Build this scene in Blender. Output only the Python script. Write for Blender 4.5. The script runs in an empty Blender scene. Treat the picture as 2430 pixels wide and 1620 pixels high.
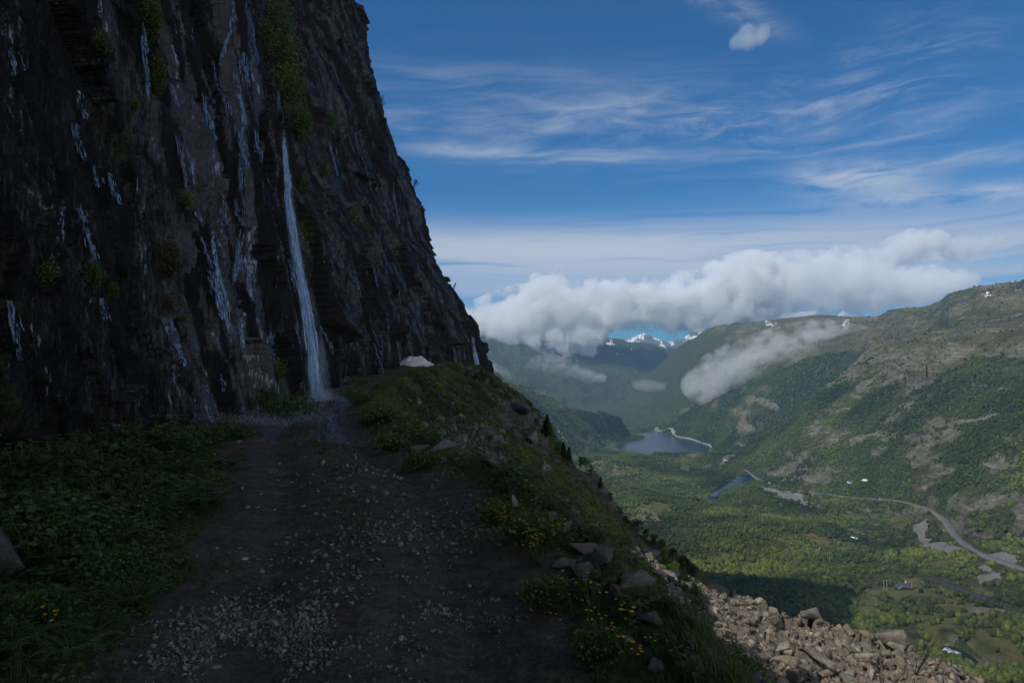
import bpy, bmesh, math, random
import numpy as np
from mathutils import Vector

# ------------------------------------------------------------------ scene, camera, world, sun
SC = bpy.context.scene
COL = SC.collection
RNG = np.random.default_rng(7)
random.seed(7)
F = 683.0            # focal length in pixels of the 1024 wide frame
HOR = 345.0          # pixel row of the horizon
R = math.radians

cam_d = bpy.data.cameras.new('camera')
cam = bpy.data.objects.new('camera', cam_d); COL.objects.link(cam)
cam.location = (0, 0, 0); cam.rotation_euler = (R(90.336), 0, 0)
cam_d.lens = 24.01; cam_d.sensor_width = 36.0
cam_d.clip_start = 0.05; cam_d.clip_end = 60000
SC.camera = cam

SUN_EL = 50.0
SUN_DIR = Vector((-0.85, -0.53, 0)).normalized() * math.cos(R(SUN_EL)) + Vector((0, 0, math.sin(R(SUN_EL))))
sl = bpy.data.lights.new('sun', 'SUN'); sl.energy = 4.0; sl.angle = R(0.53); sl.color = (1.0, 0.93, 0.83)
sun = bpy.data.objects.new('sun', sl); COL.objects.link(sun)
sun.rotation_euler = SUN_DIR.to_track_quat('Z', 'Y').to_euler()
sun.location = (-60, -40, 90)

SC.view_settings.view_transform = 'Standard'; SC.view_settings.look = 'None'
SC.view_settings.gamma = 1.0; SC.view_settings.exposure = 0.0
cy = SC.cycles
cy.max_bounces = 8; cy.diffuse_bounces = 2; cy.glossy_bounces = 2; cy.transmission_bounces = 2
cy.transparent_max_bounces = 12; cy.volume_bounces = 7
cy.sample_clamp_indirect = 3.0
cy.volume_step_rate = 1.0; cy.volume_max_steps = 220
cy.use_denoising = True


class NT:
    """small helper for node trees"""
    def __init__(s, tree): s.t = tree; s.n = tree.nodes; s.l = tree.links
    def new(s, typ, **kw):
        n = s.n.new(typ)
        for k, v in kw.items(): setattr(n, k, v)
        return n
    def put(s, sock, v):
        if v is None: return
        if isinstance(v, bpy.types.NodeSocket): s.l.new(v, sock)
        else:
            if hasattr(sock, 'default_value'):
                if isinstance(v, (tuple, list)) and len(v) == 3 and sock.type == 'RGBA': v = (*v, 1)
                sock.default_value = v
    def math(s, op, a, b=None, c=None, clamp=False):
        n = s.new('ShaderNodeMath', operation=op); n.use_clamp = clamp
        for i, v in enumerate((a, b, c)): s.put(n.inputs[i], v)
        return n.outputs[0]
    def vmath(s, op, a, b=None, out=0):
        n = s.new('ShaderNodeVectorMath', operation=op)
        s.put(n.inputs[0], a)
        if op == 'SCALE': s.put(n.inputs[3], b)
        else: s.put(n.inputs[1], b)
        return n.outputs[out]
    def mix(s, f, a, b, blend='MIX'):
        n = s.new('ShaderNodeMix', data_type='RGBA', blend_type=blend)
        s.put(n.inputs[0], f); s.put(n.inputs[6], a); s.put(n.inputs[7], b)
        return n.outputs[2]
    def fmix(s, f, a, b):
        n = s.new('ShaderNodeMix', data_type='FLOAT')
        s.put(n.inputs[0], f); s.put(n.inputs[2], a); s.put(n.inputs[3], b)
        return n.outputs[0]
    def noise(s, vec, scale, detail=4, rough=0.55, dist=0.0, out=0):
        n = s.new('ShaderNodeTexNoise'); s.put(n.inputs['Vector'], vec)
        n.inputs['Scale'].default_value = scale; n.inputs['Detail'].default_value = detail
        n.inputs['Roughness'].default_value = rough; n.inputs['Distortion'].default_value = dist
        return n.outputs[out]
    def voro(s, vec, scale, feature='F1', out=0):
        n = s.new('ShaderNodeTexVoronoi', feature=feature); s.put(n.inputs['Vector'], vec)
        n.inputs['Scale'].default_value = scale
        return n.outputs[out]
    def smooth(s, v, a, b, c=0.0, d=1.0):
        n = s.new('ShaderNodeMapRange', interpolation_type='SMOOTHSTEP')
        s.put(n.inputs[0], v); n.inputs[1].default_value = a; n.inputs[2].default_value = b
        n.inputs[3].default_value = c; n.inputs[4].default_value = d
        return n.outputs[0]
    def scalev(s, vec, xyz):
        return s.vmath('MULTIPLY', vec, xyz)
    def ramp(s, v, stops):
        n = s.new('ShaderNodeValToRGB'); s.put(n.inputs[0], v)
        e = n.color_ramp.elements
        e[0].position, e[0].color = stops[0][0], (*stops[0][1], 1)
        e[1].position, e[1].color = stops[-1][0], (*stops[-1][1], 1)
        for p, c in stops[1:-1]:
            k = e.new(p); k.color = (*c, 1)
        return n.outputs[0]
    def attr(s, name):
        n = s.new('ShaderNodeAttribute'); n.attribute_name = name
        return n
    def bump(s, h, strength, dist, normal=None):
        n = s.new('ShaderNodeBump'); s.put(n.inputs['Height'], h)
        n.inputs['Strength'].default_value = strength; n.inputs['Distance'].default_value = dist
        if normal is not None: s.put(n.inputs['Normal'], normal)
        return n.outputs[0]


def srgb(r, g, b):
    f = lambda c: ((c / 255 + 0.055) / 1.055) ** 2.4 if c > 10 else c / 255 / 12.92
    return (f(r), f(g), f(b))


# ---- sky: Nishita plus high cirrus laid out by compass direction and elevation
def build_world():
    w = bpy.data.worlds.new('World'); SC.world = w; w.use_nodes = True
    t = NT(w.node_tree); t.n.clear()
    out = t.new('ShaderNodeOutputWorld'); bg = t.new('ShaderNodeBackground')
    sky = t.new('ShaderNodeTexSky', sky_type='NISHITA'); sky.sun_disc = False
    sky.sun_elevation = R(SUN_EL); sky.sun_rotation = math.atan2(SUN_DIR.x, SUN_DIR.y)
    sky.altitude = 900; sky.air_density = 1.0; sky.dust_density = 0.35; sky.ozone_density = 2.6
    tc = t.new('ShaderNodeTexCoord'); g = tc.outputs['Generated']
    sp = t.new('ShaderNodeSeparateXYZ'); t.put(sp.inputs[0], g)
    az = t.math('ARCTAN2', sp.outputs[0], sp.outputs[1])     # compass angle, 0 = +Y
    el = t.math('ARCSINE', sp.outputs[2])
    cb = t.new('ShaderNodeCombineXYZ'); t.put(cb.inputs[0], az); t.put(cb.inputs[1], el)
    v = cb.outputs[0]

    def band(a0, e0, wa, we, tilt):
        """soft elliptical region round azimuth a0, elevation e0 (radians)"""
        da = t.math('SUBTRACT', az, a0)
        de = t.math('SUBTRACT', t.math('SUBTRACT', el, e0), t.math('MULTIPLY', da, tilt))
        qa = t.math('POWER', t.math('ABSOLUTE', t.math('DIVIDE', da, wa)), 2.6)
        qe = t.math('POWER', t.math('ABSOLUTE', t.math('DIVIDE', de, we)), 2.0)
        return t.math('POWER', 2.718, t.math('MULTIPLY', t.math('ADD', qa, qe), -1.0))
    wv = t.vmath('ADD', v, t.vmath('SCALE', t.noise(t.scalev(v, (1.5, 5, 1)), 2.2, 3, 0.5, out=1), 0.06))
    n1 = t.noise(t.scalev(wv, (1.2, 12, 1)), 3.2, 6, 0.62, 0.25)         # long fibres
    n2 = t.noise(t.scalev(wv, (4.0, 18, 1)), 3.0, 7, 0.65, 0.55)         # torn fibres
    n3 = t.noise(t.scalev(wv, (.8, 22, 1)), 2.6, 4, 0.5, 0.2)
    acc = None
    for (a0, e0, wa, we, tilt, src, lo, hi, k) in CIRRUS:
        m = band(a0, e0, wa, we, tilt)
        tex = {1: n1, 2: n2, 3: n3}[src]
        x = t.math('MULTIPLY', t.math('MULTIPLY', m, t.smooth(tex, lo, hi)), k)
        acc = x if acc is None else t.math('SUBTRACT', t.math('ADD', acc, x), t.math('MULTIPLY', acc, x))
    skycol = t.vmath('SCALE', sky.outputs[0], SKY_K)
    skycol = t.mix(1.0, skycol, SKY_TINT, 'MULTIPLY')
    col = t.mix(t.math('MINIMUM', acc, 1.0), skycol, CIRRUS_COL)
    # unseen bright cloud added behind and above the camera to fill the foreground shade
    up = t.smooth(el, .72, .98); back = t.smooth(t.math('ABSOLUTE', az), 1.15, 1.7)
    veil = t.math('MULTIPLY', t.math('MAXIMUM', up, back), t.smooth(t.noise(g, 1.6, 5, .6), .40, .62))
    col = t.mix(t.math('MULTIPLY', veil, FILL_CLOUD), col, (11.0, 10.8, 10.4))
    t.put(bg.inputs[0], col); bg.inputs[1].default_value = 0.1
    t.put(out.inputs[0], bg.outputs[0])


def dirpx(px, py):
    """pixel of the 1024 frame to azimuth and elevation"""
    u, v = (px - 512) / F, (HOR - py) / F
    return math.atan(u), math.atan(v / math.hypot(1, u))


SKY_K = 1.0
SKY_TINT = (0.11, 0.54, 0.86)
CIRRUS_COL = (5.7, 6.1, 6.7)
FILL_CLOUD = 1.0
CIRRUS = []
for (px, py, w, h, tilt, src, lo, hi, k) in [
    (520, 130, 190, 32, -.10, 1, .40, .85, .55),
    (520, 155, 110, 7, -.04, 1, .3, .7, .55),
    (700, 118, 220, 26, -.06, 2, .42, .8, .5),
    (850, 150, 190, 30, .02, 1, .42, .85, .45),
    (860, 178, 70, 16, -.1, 2, .3, .62, .75),
    (960, 195, 130, 9, -.02, 2, .3, .65, .75),
    (960, 160, 130, 9, -.03, 1, .3, .7, .5),
    (560, 250, 420, 24, .0, 3, .2, .52, 1.0),
    (760, 262, 400, 22, -.01, 3, .26, .54, 1.0),
    (640, 290, 420, 16, .0, 3, .15, .6, .75),
    (960, 262, 180, 34, .0, 1, .3, .7, .5),
    (900, 60, 90, 40, .2, 2, .42, .8, .28),
    (730, 5, 50, 12, -.5, 2, .3, .7, .4),
    (600, 100, 200, 30, -.1, 1, .3, .8, .25),
]:
    a, e = dirpx(px, py)
    CIRRUS.append((a, e, w / F * math.cos(a) ** 2, h / F * math.cos(a), tilt, src, lo, hi, k))
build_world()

# ------------------------------------------------------------------ numpy noise
def _h(ix, iy, iz, seed):
    n = (ix.astype(np.int64) * 374761393 + iy.astype(np.int64) * 668265263 + iz.astype(np.int64) * 2147483647 + seed * 1274126177) & 0xFFFFFFFF
    n = ((n ^ (n >> 13)) * 1274126177) & 0xFFFFFFFF
    n = (n ^ (n >> 16)) * 2246822519 & 0xFFFFFFFF
    return ((n ^ (n >> 15)) & 0xFFFFFF).astype(np.float64) / 0xFFFFFF

def vn2(x, y, seed=0):
    ix, iy = np.floor(x), np.floor(y); fx, fy = x - ix, y - iy
    fx = fx * fx * fx * (fx * (fx * 6 - 15) + 10); fy = fy * fy * fy * (fy * (fy * 6 - 15) + 10)
    z = np.zeros_like(ix)
    a, b = _h(ix, iy, z, seed), _h(ix + 1, iy, z, seed)
    c, d = _h(ix, iy + 1, z, seed), _h(ix + 1, iy + 1, z, seed)
    return (a + (b - a) * fx) * (1 - fy) + (c + (d - c) * fx) * fy

def fbm(x, y, octs=5, rough=0.5, seed=0, lac=2.03):
    """0..1"""
    x = np.asarray(x, float); y = np.asarray(y, float)
    s = np.zeros(np.broadcast(x, y).shape); a = 1.0; t = 0
    x = x + s; y = y + s
    for i in range(octs):
        s = s + a * vn2(x, y, seed + i * 17); t += a
        x, y = (x * .8 - y * .6) * lac + 13.7, (x * .6 + y * .8) * lac + 7.1; a *= rough
    return s / t

def ridged(x, y, octs=5, rough=0.55, seed=0):
    x = np.asarray(x, float); y = np.asarray(y, float)
    s = 0; a = 1.0; t = 0
    for i in range(octs):
        s = s + a * (1 - np.abs(2 * vn2(x, y, seed + i * 31) - 1)); t += a
        x, y = (x * .8 - y * .6) * 2.07 + 3.7, (x * .6 + y * .8) * 2.07 + 9.1; a *= rough
    return s / t

def blocks(x, y, seed=0, tilt=1.0):
    """faceted cells: every cell is a randomly tilted plane at a random height; returns height (about -1..1) and distance to the border"""
    ix, iy = np.floor(x), np.floor(y)
    bd = np.full(x.shape, 9.0); bd2 = np.full(x.shape, 9.0)
    bh = np.zeros(x.shape)
    for dx in (-1, 0, 1):
        for dy in (-1, 0, 1):
            cx, cyy = ix + dx, iy + dy
            z = np.zeros_like(cx)
            jx = cx + .5 + (_h(cx, cyy, z, seed) - .5) * .9
            jy = cyy + .5 + (_h(cx, cyy, z + 1, seed) - .5) * .9
            d = (x - jx) ** 2 + (y - jy) ** 2
            h = (_h(cx, cyy, z + 2, seed) * 2 - 1) + tilt * ((_h(cx, cyy, z + 3, seed) * 2 - 1) * (x - jx) + (_h(cx, cyy, z + 4, seed) * 2 - 1) * (y - jy)) * 1.6
            near = d < bd
            bd2 = np.where(near, bd, np.minimum(bd2, d))
            bh = np.where(near, h, bh); bd = np.where(near, d, bd)
    return bh, np.sqrt(bd2) - np.sqrt(bd)

def sstep(a, b, x):
    t = np.clip((x - a) / (b - a), 0, 1); return t * t * (3 - 2 * t)

def smax(a, b, k):
    h = np.clip(.5 + .5 * (a - b) / k, 0, 1)
    return b + (a - b) * h + k * h * (1 - h)

# ------------------------------------------------------------------ object helpers
def make_mesh(name, V, Fc, mat=None, parent=None, smooth=False, attrs=None, loc=None):
    V = np.asarray(V, dtype=np.float32).reshape(-1, 3)
    me = bpy.data.meshes.new(name)
    if isinstance(Fc, np.ndarray):
        k = Fc.shape[1]; nf = Fc.shape[0]
        me.vertices.add(len(V)); me.vertices.foreach_set('co', V.ravel())
        me.loops.add(nf * k); me.loops.foreach_set('vertex_index', Fc.astype(np.int32).ravel())
        me.polygons.add(nf); me.polygons.foreach_set('loop_start', (np.arange(nf) * k).astype(np.int32))
    else:
        me.from_pydata(V.tolist(), [], Fc)
    me.update(calc_edges=True)
    if smooth: me.polygons.foreach_set('use_smooth', np.ones(len(me.polygons), bool))
    for an, av in (attrs or {}).items():
        av = np.asarray(av, np.float32)
        if av.ndim == 1:
            a = me.attributes.new(an, 'FLOAT', 'POINT'); a.data.foreach_set('value', av)
        else:
            a = me.attributes.new(an, 'FLOAT_COLOR', 'POINT')
            a.data.foreach_set('color', np.c_[av, np.ones(len(av))].astype(np.float32).ravel())
    o = bpy.data.objects.new(name, me); COL.objects.link(o)
    if mat: me.materials.append(mat)
    if parent: o.parent = parent
    if loc is not None: o.location = loc
    return o

def tag(o, label=None, cat=None, group=None, kind=None):
    if label: o['label'] = label
    if cat: o['category'] = cat
    if group: o['group'] = group
    if kind: o['kind'] = kind
    return o

def empty(name, loc, rotz=0.0, label=None, cat=None, group=None):
    o = bpy.data.objects.new(name, None); COL.objects.link(o)
    o.location = loc; o.rotation_euler = (0, 0, rotz); o.empty_display_size = 0.2
    return tag(o, label, cat, group)

def grid_faces(nr, nc):
    i = np.arange((nr - 1) * (nc - 1)); r, c = i // (nc - 1), i % (nc - 1)
    a = r * nc + c
    return np.c_[a, a + 1, a + nc + 1, a + nc]

def mat_new(name):
    m = bpy.data.materials.new(name); m.use_nodes = True
    t = NT(m.node_tree); t.n.clear()
    out = t.new('ShaderNodeOutputMaterial'); b = t.new('ShaderNodeBsdfPrincipled')
    t.put(out.inputs[0], b.outputs[0])
    return m, t, b, out

def instances(protoV, protoF, pos, rot, scl, pick=None):
    """merge transformed copies; rot (n,3,3), scl (n,) or (n,3)"""
    scl = np.asarray(scl, float)
    if scl.ndim == 1: scl = np.repeat(scl[:, None], 3, 1)
    V = np.einsum('nij,nkj->nki', rot, protoV[None] * scl[:, None, :]) + pos[:, None, :]
    nv = protoV.shape[0]
    Fc = protoF[None] + (np.arange(len(pos)) * nv)[:, None, None]
    return V.reshape(-1, 3), Fc.reshape(-1, protoF.shape[1])

def rotz(a):
    c, s = np.cos(a), np.sin(a); z = np.zeros_like(a); o = np.ones_like(a)
    return np.stack([np.stack([c, -s, z], -1), np.stack([s, c, z], -1), np.stack([z, z, o], -1)], 1)

def randrot(n, rng=RNG):
    q = rng.normal(size=(n, 4)); q /= np.linalg.norm(q, axis=1)[:, None]
    w, x, y, z = q.T
    return np.stack([np.stack([1 - 2 * (y * y + z * z), 2 * (x * y - z * w), 2 * (x * z + y * w)], -1),
                     np.stack([2 * (x * y + z * w), 1 - 2 * (x * x + z * z), 2 * (y * z - x * w)], -1),
                     np.stack([2 * (x * z - y * w), 2 * (y * z + x * w), 1 - 2 * (x * x + y * y)], -1)], 1)

def itab(x, pts):
    xs, ys = zip(*pts); return np.interp(x, xs, ys)

def pxyz(px, py, y):
    return ((px - 512) / F * y, y, (HOR - py) / F * y)
# ------------------------------------------------------------------ height of the land
PATH_C = [(-12, .6), (-3, 0.), (0, -.2), (3.3, -.7), (7.3, -1.6), (12.5, -3.7), (17, -4.95), (20.5, -5.2), (25, -5.7), (30, -6.3), (40, -6.6), (50, -6.4), (60, -5.2), (70, -3.6), (80, -3)]
PATH_W = [(-12, 1.2), (3.3, 1.2), (7.3, 1.5), (12.5, 1.2), (17, 1.1), (20.5, .95), (25, .85), (30, .75), (60, .8), (70, .6), (80, .3)]
PATH_Z = [(-12, -1.65), (30, -1.65), (40, -1.6), (50, -1.52), (58, -1.5), (64, -1.95), (70, -3.0), (80, -6.2), (120, -12)]
EDGE_X = [(-12, 18), (5, 18), (15, 18), (22, 17.5), (26, 15.3), (28, 13.6), (30, 11.2), (33, 8.9), (38, 7.85), (43, 6.9), (46, 5.66), (50, 4.25), (58, 3.5), (75, 1.65), (120, 0)]
EDGE_Z = [(-12, -14), (5, -13.5), (15, -12), (22, -11.6), (26, -11.6), (28, -11.7), (30, -11.2), (33, -11.9), (38, -11.6), (43, -10.9), (46, -9.63), (50, -8.5), (58, -7.1), (75, -6.0), (120, -14)]
TIER = [(-40, -14), (0, -15), (8, -17.3), (10.7, -18.3), (12.4, -19.1), (15, -21.7), (19, -25.2), (21.1, -26.8), (22.9, -29.5), (24.6, -30.9), (28.9, -34), (45, -52), (90, -120), (200, -220)]
WALL_B = [(-12, -4.2), (-4, -5.0), (0, -5.4), (4, -5.8), (8, -6.1), (12, -6.1), (16, -6.2), (20.5, -6.15)]      # foot of the near wall
WALL_B2 = [(20.5, -7.0), (25, -6.9), (33, -7.6), (40, -7.7), (50, -7.9), (58, -6.8), (66, -4.9), (70, -4.1)]

def smooth_tab(v, pts, w=1.2):
    return (itab(v - w, pts) + itab(v - w / 2, pts) + itab(v, pts) + itab(v + w / 2, pts) + itab(v + w, pts)) / 5

def wall_foot(y):
    return np.where(y < 20.5, itab(y, WALL_B), itab(y, WALL_B2))

def near_h(x, y):
    """the track, its banks, the grassy slope and the scree; also returns masks"""
    xc, hw, zp = smooth_tab(y, PATH_C), smooth_tab(y, PATH_W), smooth_tab(y, PATH_Z)
    wob = (fbm(x * .0 + y * .5, y * .13, 3, seed=91) - .5) * .5 + (fbm(x * 1.6, y * 1.6, 3, seed=92) - .5) * .5
    dr = x - (xc + hw) + wob * .7          # >0 right of the track
    dl = (xc - hw) - x + wob * .8          # >0 left of it
    n1 = fbm(x * .9, y * .9, 4, seed=3) - .5; n2 = fbm(x * 4, y * 4, 4, seed=5) - .5
    z = zp + n1 * .10 + n2 * .05
    # wheel ruts and centre hump
    q = (x - xc) / np.maximum(hw, .1)
    z = z - .075 * np.exp(-((np.abs(q) - .52) / .17) ** 2) * (1 - sstep(25, 40, y)) + .03 * np.exp(-(q / .22) ** 2)
    # left bank rises to the wall foot
    z = z + np.clip(dl, 0, 9) * .05 + sstep(.2, 1.6, dl) * (.10 + n1 * .4 + n2 * .25)
    # right verge: a low lip, then the slope
    lip = .65
    z = z + .10 * np.exp(-((dr - .35) / .35) ** 2) + sstep(0, .6, dr) * (n2 * .25)
    xo, zo = smooth_tab(y, EDGE_X, 1.5), smooth_tab(y, EDGE_Z, 1.5)
    xs = xc + hw + lip
    tt = (x - xs) / np.maximum(xo - xs, 1)
    zs = zp + (zo - zp) * tt
    # nearer than the end of the rubble spur the slope is steep first, then eases on to the spur
    xm, zm = 7.3 + .0 * y, -10.35 - .06 * np.clip(y - 22, -8, 12)
    pw = np.where(x < xm, zp + (zm - zp) * (x - xs) / np.maximum(xm - xs, 1), zm + (zo - zm) * (x - xm) / np.maximum(xo - xm, 1))
    wpw = 1 - sstep(33, 42, y)
    zs = zs * (1 - wpw) + pw * wpw
    # convex roll over the shoulder, hummocks, ribs of rock running down the slope
    rib = fbm(y * .33 + x * .05, x * .06, 4, seed=21) - .5
    hum = (fbm(x * .45, y * .45, 4, seed=22) - .5)
    bump_ = sstep(.02, .25, tt) * (rib * 1.5 + hum * 1.0 - .18) * (1 - .75 * sstep(.85, 1.0, tt))
    scree = sstep(3.7, 5.8, x - .10 * (y - 20) + (fbm(x * .3, y * .3, 3, seed=8) - .5) * 3) * (1 - sstep(33.5, 36, y + (fbm(x * .5, y * .5, 3, seed=9) - .5) * 4)) * sstep(-5, 2, y)
    zs = zs + bump_ * (1 - .5 * scree) - .1 * np.sin(np.clip(tt, 0, 1) * math.pi)
    bh, bb = blocks(x * .8 + 5, y * .8, 33); bh2, _ = blocks(x * 2.1, y * 2.1, 34)
    zs = zs + scree * (bh * .22 + bh2 * .10)
    over = np.clip(x - xo, 0, None)
    zs = zs - over * 1.7 - np.clip(over, 0, 2) * .3
    z = np.where(dr > lip, zs, z) * 1.0
    blend = sstep(lip - .5, lip + .5, dr)
    z0 = zp + n1 * .1 + n2 * .12 + .10 * np.exp(-((dr - .35) / .35) ** 2)
    z = np.where(dr > lip - .5, z0 * (1 - blend) + zs * blend, z)
    fall = np.clip(y - 77 + (x * .5).clip(-3, 3), 0, None)
    z = z - fall * 1.6
    return z, dict(dr=dr, dl=dl, tt=tt, scree=scree, q=q, over=over)

def tier_h(x, y):
    crest = itab(x, TIER)
    n = (fbm(x * .12, y * .12, 5, seed=41) - .5)
    z = crest - np.where(y > 95, (y - 95) * 1.5, (95 - y) * .9) + n * 4
    bh, _ = blocks(x * .22, y * .22, 42)
    return z + bh * 1.1

def u_tab(u, pts):
    """pts: (px, row, distance) of a skyline -> height and distance along u"""
    px = np.array([p[0] for p in pts], float); row = np.array([p[1] for p in pts], float); d = np.array([p[2] for p in pts], float)
    uu = (px - 512) / F
    return np.interp(u, uu, (HOR - row) / F * d), np.interp(u, uu, d)

R1 = [(560, 440, 2700), (620, 436, 2600), (657, 425, 2500), (691, 411, 2450), (729, 392, 2330), (760, 380, 2220), (788, 366, 2120), (804, 356, 2050), (831, 349, 1940), (863, 343, 1820), (906, 336, 1700), (960, 326, 1560), (1024, 316, 1430), (1150, 300, 1300), (1300, 290, 1250)]
R2 = [(470, 440, 5200), (560, 425, 4900), (600, 404, 4600), (630, 385, 4400), (651, 371, 4200), (667, 357, 4000), (678, 347, 3900), (690, 337, 3750), (705, 330, 3600), (729, 324, 3400), (775, 318.6, 3100), (817, 314, 2900), (855, 316, 2700), (877, 316, 2600), (892, 308.5, 2480), (928, 305.5, 2300), (940, 300, 2200), (949, 293, 2120), (975, 286, 2040), (1024, 278.5, 1950), (1150, 262, 1850), (1300, 255, 1800)]
R3 = [(380, 330, 2150), (440, 352, 2200), (477, 369, 2250), (499, 376, 2265), (512, 383, 2280), (531, 388, 2290), (551, 395, 2300), (562, 400, 2310), (575, 407, 2330), (595, 413, 2380), (620, 418, 2480), (634, 424, 2600), (655, 440, 2700)]
R4 = [(380, 310, 5200), (440, 318, 5200), (520, 322, 5300), (560, 330, 5400), (600, 336, 5500), (640, 341, 5600), (660, 345, 5600), (700, 352, 5600), (760, 360, 5600)]
R5 = [(540, 345, 9000), (590, 338, 9000), (600, 334, 9000), (612, 336, 9000), (630, 337, 9000), (644, 330.5, 9000), (652, 335, 9000), (668, 341, 9000), (682, 338, 9300), (694, 329, 9300), (702, 332, 9300), (712, 326, 9300), (740, 330, 9500), (768, 322, 9800), (777, 317, 9800), (786, 311.5, 9800), (800, 310.5, 9800), (816, 309.5, 9800), (818, 314, 9800), (836, 315, 9800), (843, 309.5, 9800), (850, 313.5, 9800), (862, 316, 9800), (900, 325, 9800)]

LAKE_SRC = [(1463, 1063), (1466, 1051), (1495, 1046), (1526, 1040), (1528, 1034), (1505, 1029), (1507, 1025.5), (1530, 1023), (1548, 1021), (1567, 1021), (1577, 1031), (1604, 1035), (1638, 1040), (1664, 1050), (1687, 1056.5), (1683, 1075), (1679, 1079), (1621, 1078), (1579, 1074), (1550, 1074), (1545, 1083), (1526, 1077), (1476, 1070)]
LAKE_Z = -330.0
def on_plane(sx, sy, z):
    u, v = (sx / 2.373 - 512) / F, (HOR - sy / 2.373) / F
    y = z / v
    return (u * y, y)
LAKE = np.array([on_plane(a, b, LAKE_Z) for a, b in LAKE_SRC])

def poly_sd(x, y, P):
    """signed distance to polygon, negative inside"""
    d = np.full(x.shape, 1e12); s = np.ones(x.shape)
    n = len(P)
    for i in range(n):
        ax, ay = P[i]; bx, by = P[(i + 1) % n]
        ex, ey = bx - ax, by - ay; wx, wy = x - ax, y - ay
        t = np.clip((wx * ex + wy * ey) / (ex * ex + ey * ey), 0, 1)
        d = np.minimum(d, (wx - ex * t) ** 2 + (wy - ey * t) ** 2)
        c1 = y >= ay; c2 = y < by; c3 = ex * wy > ey * wx
        s = np.where((c1 & c2 & c3) | (~c1 & ~c2 & ~c3), -s, s)
    return s * np.sqrt(d)

def far_h(x, y):
    u = x / y
    floor = itab(y, [(100, -170), (400, -192), (800, -236), (1300, -285), (1800, -316), (2050, -327), (2700, -328), (3500, -335), (20000, -335)])
    floor = floor + sstep(.45, .95, u) * 22 * (1 - sstep(900, 1500, y))
    kn = fbm(x / 170, y / 230, 5, seed=51) - .5
    kn2 = ridged(x / 60, y / 80, 4, seed=52) - .5
    amp = itab(y, [(100, .5), (500, .8), (1200, 1), (1700, .8), (1950, .25), (2700, .2), (3500, 1)])
    floor = floor + amp * (kn * 42 + kn2 * 9)
    # the rocky rise on this side of the lake
    floor = floor + 11 * np.exp(-((y - 1830) / 120) ** 2) * sstep(.03, .12, u) * (1 - sstep(.27, .33, u))
    masks = {}
    zt = floor
    nA = fbm(x / 420, y / 420, 7, .52, seed=61) - .5
    nB = ridged(x / 260, y / 260, 6, .55, seed=62) - .55
    nC = fbm(x / 45, y / 45, 4, .55, seed=63) - .5
    which = np.zeros(x.shape)
    for k, (tab, front, back, na, p) in enumerate([(R1, .345, .10, 1.0, 1.12), (R2, .30, .25, 1.3, 1.1), (R3, .36, .5, .32, 1.0), (R4, .26, .3, 2.2, 1.0), (R5, .5, .6, 1.5, 1.0)]):
        zc, yc = u_tab(u, tab)
        dy = yc - y
        rel = np.clip(np.abs(dy) / 260, 0, 1)                       # less relief right on the skyline
        fr = front if k else .20 + .145 * sstep(.30, .52, u)
        zr = zc - np.where(dy > 0, fr * dy, -back * dy)
        if k == 0:
            zr = zr + 26 * np.sin(np.clip(dy / 750, 0, 1) * math.pi)   # bulging lower flank
        if k == 3: zr = zr + 60 * (fbm(x / 900, y / 2400, 4, seed=77) - .5) * rel
        zr = zr + rel * na * (nA * 60 + nB * 34) + (.25 + .75 * rel) * nC * (7 if k < 3 else 14) * (1 if k != 4 else 3)
        if k == 4: zr = zr + (ridged(x / 500, y / 900, 5, seed=88) - .6) * 200 * rel
        which = np.where(zr > zt, k + 1, which)
        zt = smax(zr, zt, 14.0) if k < 4 else np.maximum(zr, zt)
    # rock steps across the slopes
    st = blocks(x / 120 + nA * 1.5, y / 60 + nB, 71)[0]
    stepm = sstep(.52, .62, fbm(x / 300, y / 200, 4, seed=72)) * (which > 0) * (which < 4)
    zt = zt + st * 9 * stepm
    # steep rock under the left ridge
    sdl = poly_sd(x, y, LAKE)
    kk = np.where(x > 300, .16 + np.clip((y - 2050) / 350, 0, 1) * 1.6, .45)
    zt = np.where((sdl < 520) & (x > 300), np.minimum(zt, LAKE_Z + 4 + kk * sdl.clip(0, 1e9) + 900 * sstep(400, 520, sdl)), zt)
    flat = 1 - sstep(0, 90, sdl)
    zt = zt * (1 - flat) + (LAKE_Z + 2.0 + 2.5 * sstep(0, 90, sdl)) * flat
    zt = np.where(sdl < 0, LAKE_Z + 2.0 - 6 * sstep(0, 14, -sdl), zt)
    # the mountain side hidden behind the corner of the cliff
    xm = -.245 * y - 18
    mas = np.clip(58 + (y - 180) * .85, 0, 260) + np.clip(xm - x, 0, 110) * 4.0 + (fbm(x / 60, y / 60, 5, seed=44) - .5) * 40 - np.clip(x - xm, 0, None) * 3.3 + (fbm(x / 18, y / 18, 4, seed=45) - .5) * 12
    mas = np.where(y > 320, mas - (y - 320) * 2.4, mas) ; mas = np.where(y < 180, -400, mas)
    apron = -75 - .52 * np.hypot(np.clip(x - 5, 0, None), (y - 60).clip(0, None)) * 1.0 + (fbm(x / 60, y / 60, 5, seed=46) - .5) * 22
    zt = smax(apron, zt, 12)
    zt = np.maximum(zt, mas)
    return zt, which, sdl

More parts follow.
